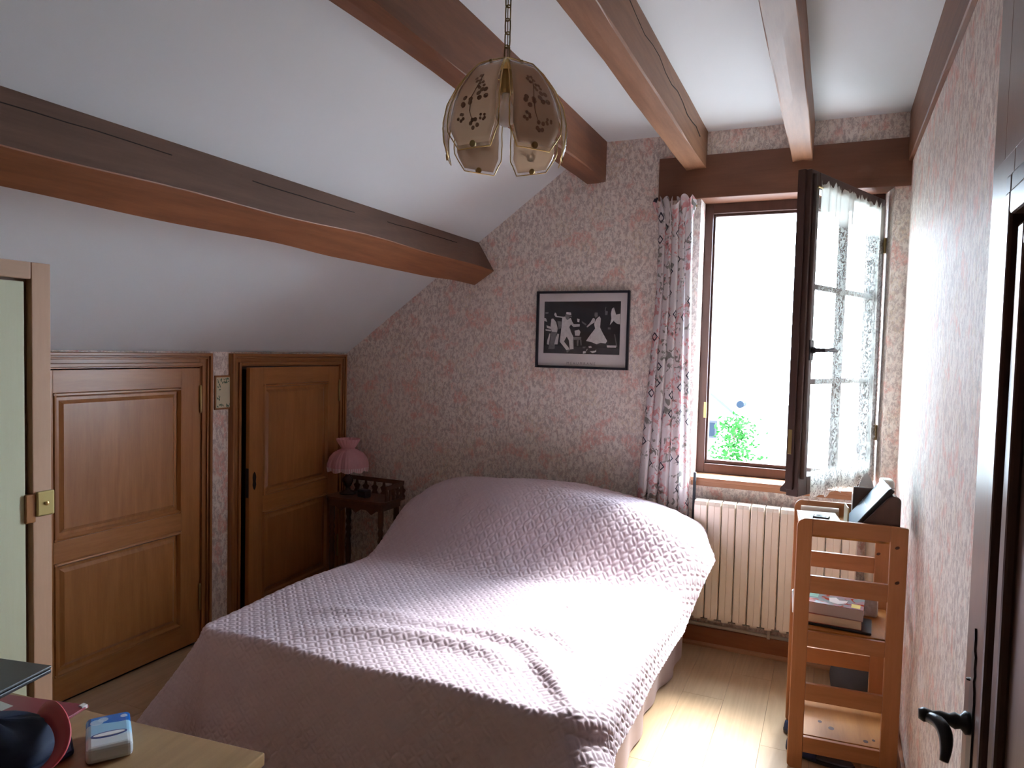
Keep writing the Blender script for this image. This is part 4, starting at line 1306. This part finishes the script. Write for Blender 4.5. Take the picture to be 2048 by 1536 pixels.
cup = onshelf('white_cup', 0.030, 0.180, z_m, 0, 'small white cup at the left end of the middle shelf', 'cup')
MB().lathe([(0.022, 0.0), (0.028, 0.004), (0.031, 0.05), (0.033, 0.095), (0.030, 0.094), (0.028, 0.05), (0.02, 0.008)], (0, 0, 0), 20).build('cup_body', WHITE, cup, smooth=True)
ht = MB().tube([(0.031, 0, 0.07), (0.047, 0, 0.068), (0.050, 0, 0.045), (0.044, 0, 0.028), (0.029, 0, 0.026)], 0.004, 8); ht.build('cup_handle', WHITE, cup, smooth=True)
jar = onshelf('grey_jar', 0.118, 0.290, z_m, 0, 'small grey glass jar behind the paperbacks on the middle shelf', 'jar')
MB().lathe([(0.026, 0.0), (0.029, 0.004), (0.029, 0.075), (0.022, 0.088), (0.022, 0.095)], (0, 0, 0), 18).build('jar_body', plain('grey glass', (0.30, 0.30, 0.29), 0.15), jar, smooth=True)
MB().lathe([(0.024, 0.0), (0.024, 0.014), (0.020, 0.016)], (0, 0, 0.095), 18).build('jar_lid', STEEL, jar)
gbx = onshelf('gold_box', 0.178, 0.305, z_m, R(5), 'little gold and brown box beside the grey jar on the middle shelf', 'box')
MB().box(-0.020, 0.020, -0.016, 0.016, 0.0, 0.085).build('box_body', plain('gold card', (0.52, 0.34, 0.10), 0.35, 0.3), gbx, bevel=0.001)
MB().box(-0.0208, 0.0208, -0.0168, 0.0168, 0.085, 0.105).build('box_lid', plain('brown card', (0.22, 0.12, 0.07), 0.4), gbx, bevel=0.001)
pk = onshelf('wrapped_packet', 0.272, 0.290, z_m, R(-3), 'clear plastic wrapped white packet at the back right of the middle shelf', 'packet')
MB().box(-0.075, 0.062, -0.035, 0.035, 0.0, 0.090).build('packet_body', plain('crinkled wrap', (0.52, 0.53, 0.55), 0.12, var=0.45, scale=55, bump=0.6), pk, bevel=0.010, seg=3)
MB().prism([(-0.030, 0.088), (0.030, 0.088), (0.012, 0.102), (-0.012, 0.102)], 'x', -0.060, 0.050).build('packet_seam', plain('clear wrap fold', (0.6, 0.6, 0.62), 0.1), pk)

# on the top shelf (boards end at 0.948)
z_t = 0.9485
ps = onshelf('paper_stack', 0.090, 0.165, z_t, R(3), 'loose stack of white papers on top of the pine shelf', 'papers')
rp = random.Random(9)
for k in range(7):
    s = MB(); s.box(-0.076, 0.076, -0.125, 0.125, 0.004 * k, 0.004 * k + 0.0030)
    s.build('paper_sheet', PAPERW, ps, loc=(rp.uniform(-0.008, 0.008), rp.uniform(-0.01, 0.01), 0), rz=R(rp.uniform(-3, 3)))
rmt = onshelf('black_gadget', 0.095, 0.145, z_t + 0.0275, R(-10), 'small black gadget lying on the white papers', 'gadget')
MB().box(-0.030, 0.030, -0.022, 0.022, 0.0, 0.014).build('gadget_body', BLACK, rmt, bevel=0.005, seg=3)
MB().box(-0.018, 0.018, -0.012, 0.012, 0.0138, 0.0150).build('gadget_window', plain('dark glossy window', (0.03, 0.05, 0.06), 0.08), rmt)
cdn = onshelf('standing_card', 0.1830, 0.110, z_t, R(2), 'narrow cream card standing between the papers and the tablet stand', 'card')
MB().box(-0.0020, 0.0020, -0.055, 0.055, 0.0, 0.100).build('card', plain('cream card stock', (0.72, 0.66, 0.48), 0.5), cdn)
MB().box(-0.0024, 0.0024, -0.055, -0.050, 0.0, 0.100).build('card_edge', plain('yellow card edge', (0.75, 0.60, 0.18), 0.5), cdn)
rad2 = onshelf('rolled_paper', 0.025, 0.345, z_t, R(0), 'rolled sheet of paper at the back of the top shelf', 'paper roll')
MB().tube([(0.0, 0, 0.020), (0.15, 0, 0.020)], 0.020, 16).build('roll', plain('tan paper', (0.62, 0.50, 0.40), 0.6), rad2)

# tablet stand: two dark wooden cheeks with rounded tops, sloping screen between
sd_ = onshelf('tablet_stand', 0.196, 0.105, z_t, 0, 'dark walnut stand with rounded cheeks on top of the pine shelf', 'stand')
rad = 0.020
arc = [(0.165 - rad + rad * math.sin(q), 0.165 - rad + rad * math.cos(q)) for q in np.linspace(0, PI / 2, 6)]
poly = [(0.0, 0.0), (0.165, 0.0)] + arc[::-1] + [(0.132, 0.163), (0.122, 0.158), (0.004, 0.012)]
MB().prism(poly, 'y', -0.085, -0.070).build('cheek', W['walnut'], sd_, bevel=0.003)
MB().box(0.025, 0.165, 0.170, 0.185, 0.0, 0.150).build('back_board', W['walnut'], sd_, bevel=0.006, seg=4)
MB().box(0.0, 0.165, -0.070, 0.170, 0.0, 0.010).build('stand_base', W['walnut'], sd_, bevel=0.002)
MB().box(0.153, 0.165, -0.070, 0.170, 0.010, 0.150).build('stand_spine', W['walnut'], sd_, bevel=0.002)
tbl = empty('leaning_tablet', (0, 0, 0), 0, 'black tablet with a sky reflection painted on its screen, leaning in the walnut stand', 'tablet')
tbl.location = sd_.location; tbl.rotation_euler = (0, 0, R(4.0))
Mt = Matrix.Translation(Vector((0.000, 0.0, 0.022))) @ Matrix.Rotation(R(37.0), 4, 'Y')
MB().box(0.0, 0.020, -0.066, 0.160, 0.0, 0.215, M=Mt).build('tablet_body', BLACK, tbl, bevel=0.003)
MB().box(-0.0012, 0.001, -0.060, 0.154, 0.006, 0.209, M=Mt).build('tablet_screen', plain('screen with painted sky reflection', (0.22, 0.32, 0.40), 0.30, spec=1.0), tbl)  # the sky's reflection is put into the screen's base colour
MB().box(-0.0022, 0.0, -0.062, 0.156, 0.098, 0.102, M=Mt).build('screen_seam', plain('pale seam', (0.5, 0.55, 0.6), 0.3), tbl)
hb = onshelf('white_box', 0.352, 0.338, z_t, 0, 'cream rounded box standing behind the walnut stand, touching the right wall', 'box')
MB().box(-0.026, 0.026, -0.042, 0.042, 0.0, 0.185).build('box_body', plain('cream plastic', (0.72, 0.70, 0.62), 0.4), hb, bevel=0.014, seg=4)
MB().box(-0.0266, 0.0266, -0.0426, 0.0426, 0.150, 0.153).build('lid_seam', plain('seam grey', (0.40, 0.39, 0.35), 0.5), hb)

# tissue box on the far end of the top shelf
tsb = onshelf('tissue_box', 0.272, 0.344, z_t, R(2), 'white tissue box with a standing tissue behind the walnut stand', 'tissue box')
MB().box(-0.045, 0.045, -0.038, 0.038, 0.0, 0.110).build('box_body', plain('white card', (0.74, 0.74, 0.72), 0.5), tsb, bevel=0.003)
MB().add([(-0.038, -0.012, 0.110), (0.040, -0.012, 0.110), (0.044, 0.014, 0.113), (-0.034, 0.016, 0.113), (0.004, 0.0, 0.205), (-0.012, 0.004, 0.180), (0.022, -0.003, 0.178)],
         [(0, 5, 4, 6, 1), (3, 2, 6, 4, 5), (0, 3, 5), (1, 6, 2)]).build('tissue', WHITE, tsb)

# slippers under the shelf, bag behind it
def slipper(lx_, ly_, rz, label):
    o = empty('slipper', (lx_, ly_, 0.0), rz, label, 'slipper', 'blue slippers by the shelf')
    out_ = []
    for q in range(24):
        a = 2 * PI * q / 24
        rx = 0.048 + 0.006 * math.cos(a); ry = 0.135
        out_.append((rx * math.cos(a) * (1 + 0.12 * math.sin(a)), ry * math.sin(a)))
    MB().prism(out_, 'z', 0.0, 0.018).build('sole', plain('black sole', (0.012, 0.012, 0.016), 0.6), o, bevel=0.004)
    MB().prism([(x_ * 0.93, y_ * 0.95) for x_, y_ in out_], 'z', 0.0178, 0.024).build('insole', plain('grey blue insole', (0.16, 0.19, 0.28), 0.8), o)
    P = np.zeros((9, 13, 3))
    for j in range(9):
        v = j / 8
        yy = 0.0 + 0.128 * v
        wd = 0.052 * math.sqrt(max(0.02, 1 - (yy / 0.134) ** 2)) * 1.06
        ht_ = 0.052 * (1 - 0.45 * v) 
        for i in range(13):
            a = PI * i / 12
            P[j, i] = (wd * math.cos(a), yy, 0.016 + ht_ * math.sin(a))
    MB().grid(P).build('upper', plain('dark blue felt', (0.018, 0.025, 0.07), 0.9), o, smooth=True, solid=0.004)
    return o


slipper(0.005, -0.800, R(82), 'dark blue slipper under the shelf unit, farther of the pair')
slipper(0.020, -0.955, R(76), 'dark blue slipper under the shelf unit, nearer of the pair')
bgp = empty('grey_bag', (0.175, -0.305, 0.0), R(-14), 'slumped dark grey cloth bag on the floor behind the shelf unit', 'bag')
P = np.zeros((12, 28, 3))
for j in range(12):
    v = j / 11
    rxx, ryy = float(np.interp(v, [0, .1, .5, .85, 1], [.100, .118, .112, .075, .02])), float(np.interp(v, [0, .1, .5, .85, 1], [.115, .135, .125, .075, .02]))
    for i in range(28):
        a = 2 * PI * i / 28
        k = 1 + 0.05 * math.sin(3 * a + 4 * v) + 0.03 * math.sin(7 * a)
        P[j, i] = (rxx * k * math.cos(a) - 0.03 * v, ryy * k * math.sin(a), 0.005 + 0.225 * v)
mb = MB().grid(P, wrap=True); mb.f.append(tuple(range(28))[::-1]); mb.mi.append(0); mb.f.append(tuple(11 * 28 + i for i in range(28))); mb.mi.append(0)
mb.build('bag_body', plain('dark grey canvas', (0.055, 0.055, 0.060), 0.9, var=0.2, bump=0.2), bgp, smooth=True)
MB().tube([(-0.05, 0.05, 0.20), (-0.06, 0.04, 0.29), (-0.03, -0.02, 0.31), (0.0, -0.05, 0.24)], 0.006, 8).build('bag_handle', plain('grey webbing', (0.04, 0.04, 0.045), 0.9), bgp, smooth=True)

# ------------------------------------------------------------------ wardrobe at the left
wd_ = empty('wardrobe', (-2.0, -2.765, 0.0), 0, 'pale birch wardrobe with beech frame at the left edge', 'wardrobe')
WH = 1.838
MB().box(-0.52, -0.03, -1.35, 0.0, 0.06, WH - 0.002).build('wardrobe_body', W['beech_z'], wd_, bevel=0.003)
fr = MB()
fr.box(-0.030, 0.0, -0.052, 0.0, 0.0, WH, 0)
fr.box(-0.030, 0.0, -1.35, -1.298, 0.0, WH, 0)
fr.box(-0.030, 0.0, -1.298, -0.053, WH - 0.046, WH, 1)
fr.box(-0.030, 0.0, -1.298, -0.053, 0.0, 0.09, 1)
fr.build('face_frame', [W['beech_z'], W['beech_y']], wd_, bevel=0.002)
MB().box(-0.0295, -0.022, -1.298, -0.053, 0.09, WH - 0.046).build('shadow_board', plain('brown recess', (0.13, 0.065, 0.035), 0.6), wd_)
for a, b in ((-0.672, -0.068), (-1.290, -0.680)):
    d_ = MB().box(-0.021, -0.006, a, b, 0.10, WH - 0.054).build('wardrobe_door', W['birch_z'], wd_, bevel=0.002)
MB().box(-0.001, 0.008, -0.045, 0.004, 1.135, 1.205).build('brass_latch', plain('green brass', (0.42, 0.36, 0.15), 0.35, 0.8), wd_, bevel=0.004)
MB().box(-0.020, 0.002, -0.072, -0.044, 1.12, 1.20).build('latch_block', W['frame_z'], wd_, bevel=0.003)
MB().lathe([(0.004, 0.0), (0.006, 0.004), (0.002, 0.006)], (0.008, -0.020, 1.17), 10, axis='x').build('latch_screw', BRASS, wd_)

# ------------------------------------------------------------------ desk and what lies on it
DR = R(6.0)
dsk = empty('desk', (-1.066, -2.915, 0.0), DR, 'light wood desk corner at the bottom left of the room', 'desk')
DZ = 0.762
MB().box(-0.88, 0.0, -0.62, 0.0, DZ - 0.028, DZ).build('desk_top', W['desk_x'], dsk, bevel=0.003)
MB().box(-0.84, -0.04, -0.58, -0.03, DZ - 0.12, DZ - 0.028).build('desk_apron', W['frame_y'], dsk)
for sx in (-0.85, -0.08):
    for sy in (-0.60, -0.08):
        MB().box(sx, sx + 0.05, sy, sy + 0.05, 0.0, DZ - 0.028).build('leg', W['frame_z'], dsk, bevel=0.003)


def ondesk(name, u, v, z, rz, label, cat, group=None):
    c, s_ = math.cos(DR), math.sin(DR)
    return empty(name, (-1.066 + u * c - v * s_, -2.915 + u * s_ + v * c, z), DR + rz, label, cat, group)


fo = ondesk('red_folder', 0, 0, DZ, -DR, 'dark red plastic folder lying on the desk', 'folder')
fo.location = (0, 0, DZ + 0.0005)
fo.rotation_euler = (0, 0, 0)
MB().prism([(-1.568, -2.958), (-1.548, -3.046), (-1.630, -3.190), (-1.930, -3.210), (-1.885, -3.035)], 'z', 0.0, 0.006).build('folder_cover', plain('wine red plastic', (0.27, 0.035, 0.055), 0.3), fo, bevel=0.001)
MB().box(-1.580, -1.566, -2.975, -2.962, 0.0015, 0.010).build('folder_corner', WHITE, fo)
MB().box(-1.80, -1.716, -3.066, -3.040, 0.0055, 0.0066).build('folder_sticker', plain('pale sticker', (0.6, 0.6, 0.55), 0.4), fo)

lpt = empty('laptop', (-1.651, -2.991, 0.842), R(12), 'closed dark grey laptop raised above the red folder', 'laptop')
MB().box(-0.285, 0.0, -0.205, 0.0, 0.0, 0.010).build('laptop_base', plain('laptop grey', (0.055, 0.058, 0.062), 0.4, 0.4), lpt, bevel=0.003)
MB().box(-0.285, 0.0, -0.205, 0.0, 0.0115, 0.018).build('laptop_lid', plain('laptop lid', (0.075, 0.078, 0.078), 0.45, 0.3), lpt, bevel=0.002)
MB().tube([(-0.24, -0.004, 0.0107), (-0.04, -0.004, 0.0107)], 0.004, 8).build('laptop_hinge', BLACK, lpt)
rs_ = empty('laptop_riser', (-1.865, -3.135, DZ), R(12), 'dark block under the laptop at the left end of the desk', 'stand')
MB().box(-0.045, 0.030, -0.060, 0.060, 0.0068, 0.079).build('riser_block', BLACK, rs_, bevel=0.003)
MB().box(-0.049, 0.034, -0.064, 0.064, 0.0066, 0.014).build('riser_foot', BLACK, rs_, bevel=0.002)

# navy pouch with red strap
nb = empty('navy_pouch', (-1.535, -3.190, DZ + 0.007), R(24), 'navy blue pouch with a wide red strap on the desk', 'bag')
P = np.zeros((13, 32, 3))
for j in range(13):
    v = j / 12
    k = float(np.interp(v, [0, .15, .5, .8, .95, 1], [.92, 1.0, .97, .78, .45, .05]))
    for i in range(32):
        a = 2 * PI * i / 32
        e = 0.72
        cx = math.copysign(abs(math.cos(a)) ** e, math.cos(a)); cy = math.copysign(abs(math.sin(a)) ** e, math.sin(a))
        P[j, i] = (0.125 * k * cx, 0.085 * k * cy + 0.012 * v, 0.074 * v + 0.004 * math.sin(5 * a) * v)
mb = MB().grid(P, wrap=True); mb.f.append(tuple(range(32))[::-1]); mb.mi.append(0)
mb.build('pouch_body', plain('navy cloth', (0.008, 0.016, 0.045), 0.75, var=0.25, bump=0.2), nb, smooth=True)
MB().prism([(-0.13, -0.075), (0.10, -0.095), (0.158, 0.02), (0.120, 0.072), (-0.10, 0.098)], 'z', 0.0, 0.014).build('pouch_flap', plain('navy flap', (0.012, 0.022, 0.06), 0.7), nb, bevel=0.005, seg=3)
# the strap arches over the right end of the pouch
strap = [(-0.030, 0.095, 0.004), (0.005, 0.090, 0.045), (0.057, 0.078, 0.072), (0.110, 0.065, 0.068), (0.143, 0.050, 0.048), (0.157, 0.025, 0.026), (0.150, -0.010, 0.008), (0.135, -0.040, 0.001)]
P = np.zeros((33, 4, 3))
for j in range(33):
    t = j / 32 * (len(strap) - 1)
    i0 = min(int(t), len(strap) - 2); f_ = t - i0
    p0, p1, p2, p3 = [np.array(strap[max(0, min(len(strap) - 1, i0 + q))]) for q in (-1, 0, 1, 2)]
    c_ = 0.5 * (2 * p1 + (p2 - p0) * f_ + (2 * p0 - 5 * p1 + 4 * p2 - p3) * f_ ** 2 + (3 * p1 - p0 - 3 * p2 + p3) * f_ ** 3)
    ra_ = c_ - np.array([0.04, 0.02, -0.02]); ra_ /= np.linalg.norm(ra_)
    for i in range(4):
        q_ = c_ + ra_ * (i / 3 - 0.35) * 0.040
        q_[2] = max(q_[2], 0.0005)
        P[j, i] = q_
o_ = MB().grid(P).build('red_strap', plain('red strap', (0.52, 0.055, 0.07), 0.55), nb, smooth=True, solid=0.004)
o_.rotation_euler = (0, 0, -R(24))

# tissue pack
tk = ondesk('tissue_pack', 0, 0, DZ, 0, 'blue and white pocket tissue pack lying on the desk', 'tissues')
tk.location = (-1.381, -3.043, DZ); tk.rotation_euler = (0, 0, R(55))
def pack_mat():
    t = NT('tissue pack film')
    tc = t.node('ShaderNodeTexCoord'); sp = t.node('ShaderNodeSeparateXYZ'); t.link(tc.outputs['Object'], sp.inputs[0])
    x_, y_, z_ = sp.outputs[0], sp.outputs[1], sp.outputs[2]
    wavy = t.math('ADD', y_, t.math('MULTIPLY', t.math('SINE', t.math('MULTIPLY', x_, 60.0)), 0.004))
    col = t.mix(t.ramp(wavy, -0.040, -0.010), (0.62, 0.66, 0.66), (0.30, 0.56, 0.74))
    col = t.mix(t.math('GREATER_THAN', wavy, 0.028), col, (0.015, 0.14, 0.48))
    def blob(cx, cy, r):
        d = t.math('SQRT', t.math('ADD', t.math('POWER', t.math('SUBTRACT', x_, cx), 2.0), t.math('POWER', t.math('SUBTRACT', y_, cy), 2.0)))
        return t.math('LESS_THAN', d, r)
    for (cx, cy, r) in ((-0.022, 0.040, 0.013), (-0.010, 0.048, 0.010), (0.030, 0.048, 0.007), (0.010, 0.072, 0.006)):
        col = t.mix(t.math('MULTIPLY', blob(cx, cy, r), 0.7), col, (0.55, 0.72, 0.80))
    return t.out(col, 0.25, 0, 0.5)
MB().box(-0.043, 0.043, -0.072, 0.072, 0.001, 0.036).build('pack_body', pack_mat(), tk, bevel=0.010, seg=3)
ov = [(0.034 * math.cos(2 * PI * q / 24), -0.022 + 0.013 * math.sin(2 * PI * q / 24)) for q in range(24)]
MB().prism(ov, 'z', 0.0355, 0.0364).build('pack_opening', plain('navy print', (0.03, 0.05, 0.22), 0.3), tk)
MB().prism([(0.86 * (x_ ), -0.022 + (y_ + 0.022) * 0.55) for x_, y_ in ov], 'z', 0.036, 0.0372).build('tissue_edge', WHITE, tk)

# ------------------------------------------------------------------ outdoors seen through the window
GZ = -3.0
gr = MB().box(-40, 40, 0.6, 70, GZ - 0.2, GZ).build('street', plain('pale paving', (0.13, 0.13, 0.125), 0.9))
st(gr, 'pale street and yards outside below the window', 'ground')
nh = empty('neighbour_house', (-5.8, 9.0, GZ), 0, 'white rendered house with a gabled roof across the street', 'house')
MB().prism([(-4.0, 0.0), (4.0, 0.0), (4.0, 3.85), (0.0, 7.05), (-4.0, 3.85)], 'y', 0.0, 7.0).build('house_wall', plain('white render', (0.50, 0.50, 0.49), 0.9), nh)
rf = MB()
for sg in (-1, 1):
    rf.prism([(0.0, 7.10), (sg * 4.35, 3.62), (sg * 4.35, 3.74), (0.0, 7.24)], 'y', -0.25, 7.25)
rf.build('roof', plain('clay tiles', (0.42, 0.30, 0.24), 0.9, var=0.25), nh)
MB().tube([(4.38, -0.3, 3.80), (4.38, 0.15, 3.80)], 0.065, 10).build('gutter', plain('zinc', (0.008, 0.012, 0.018), 0.9, 0.0, 0.05), nh)
MB().prism([(0.0, 7.04), (4.33, 3.57), (4.33, 3.62), (0.0, 7.10)], 'y', -0.27, -0.25).build('verge_board', plain('grey verge board', (0.035, 0.038, 0.04), 0.9, spec=0.05), nh)
wf = MB().box(3.60, 3.97, -0.02, 0.05, 3.15, 3.47).build('house_window', plain('window surround', (0.03, 0.03, 0.034), 0.9, spec=0.05), nh)
MB().box(3.64, 3.93, -0.025, -0.015, 3.19, 3.43).build('window_pane', plain('dark pane', (0.01, 0.014, 0.02), 0.9, spec=0.05), wf)
# climbing shrub beside it
shb = empty('climbing_shrub', (-1.50, 8.25, GZ), 0, 'green climbing shrub against the white house outside', 'shrub')
MB().tube([(0, 0, 0), (0.03, 0.05, 1.6), (-0.05, 0.1, 2.9), (0.1, 0.1, 3.5)], [0.05, 0.04, 0.03, 0.015], 8).build('stem', plain('bark', (0.10, 0.07, 0.05), 0.9), shb)
lfm = MB(); r_ = random.Random(11)
for k in range(900):
    q = r_.random()
    cx, cy, cz = r_.gauss(0.05, 0.14), r_.gauss(0.05, 0.12), 2.2 + 1.35 * q + r_.gauss(0, 0.08)
    cx *= 0.5 + 0.9 * (1 - abs(q - 0.55))
    a, b = r_.uniform(0, 6.28), r_.uniform(-1, 1)
    d1_ = Vector((math.cos(a), math.sin(a) * 0.6, b)).normalized() * r_.uniform(0.03, 0.055); d2_ = d1_.cross(Vector((r_.uniform(-1, 1), 1, r_.uniform(-1, 1)))).normalized() * 0.022
    p = Vector((cx, cy, cz))
    lfm.add([p - d1_, p + d2_, p + d1_, p - d2_], [(0, 1, 2, 3)])
lo = lfm.build('foliage', plain('leaf green', (0.012, 0.058, 0.010), 0.9, spec=0.05, var=0.4, scale=5), shb)
lo['kind'] = 'stuff'
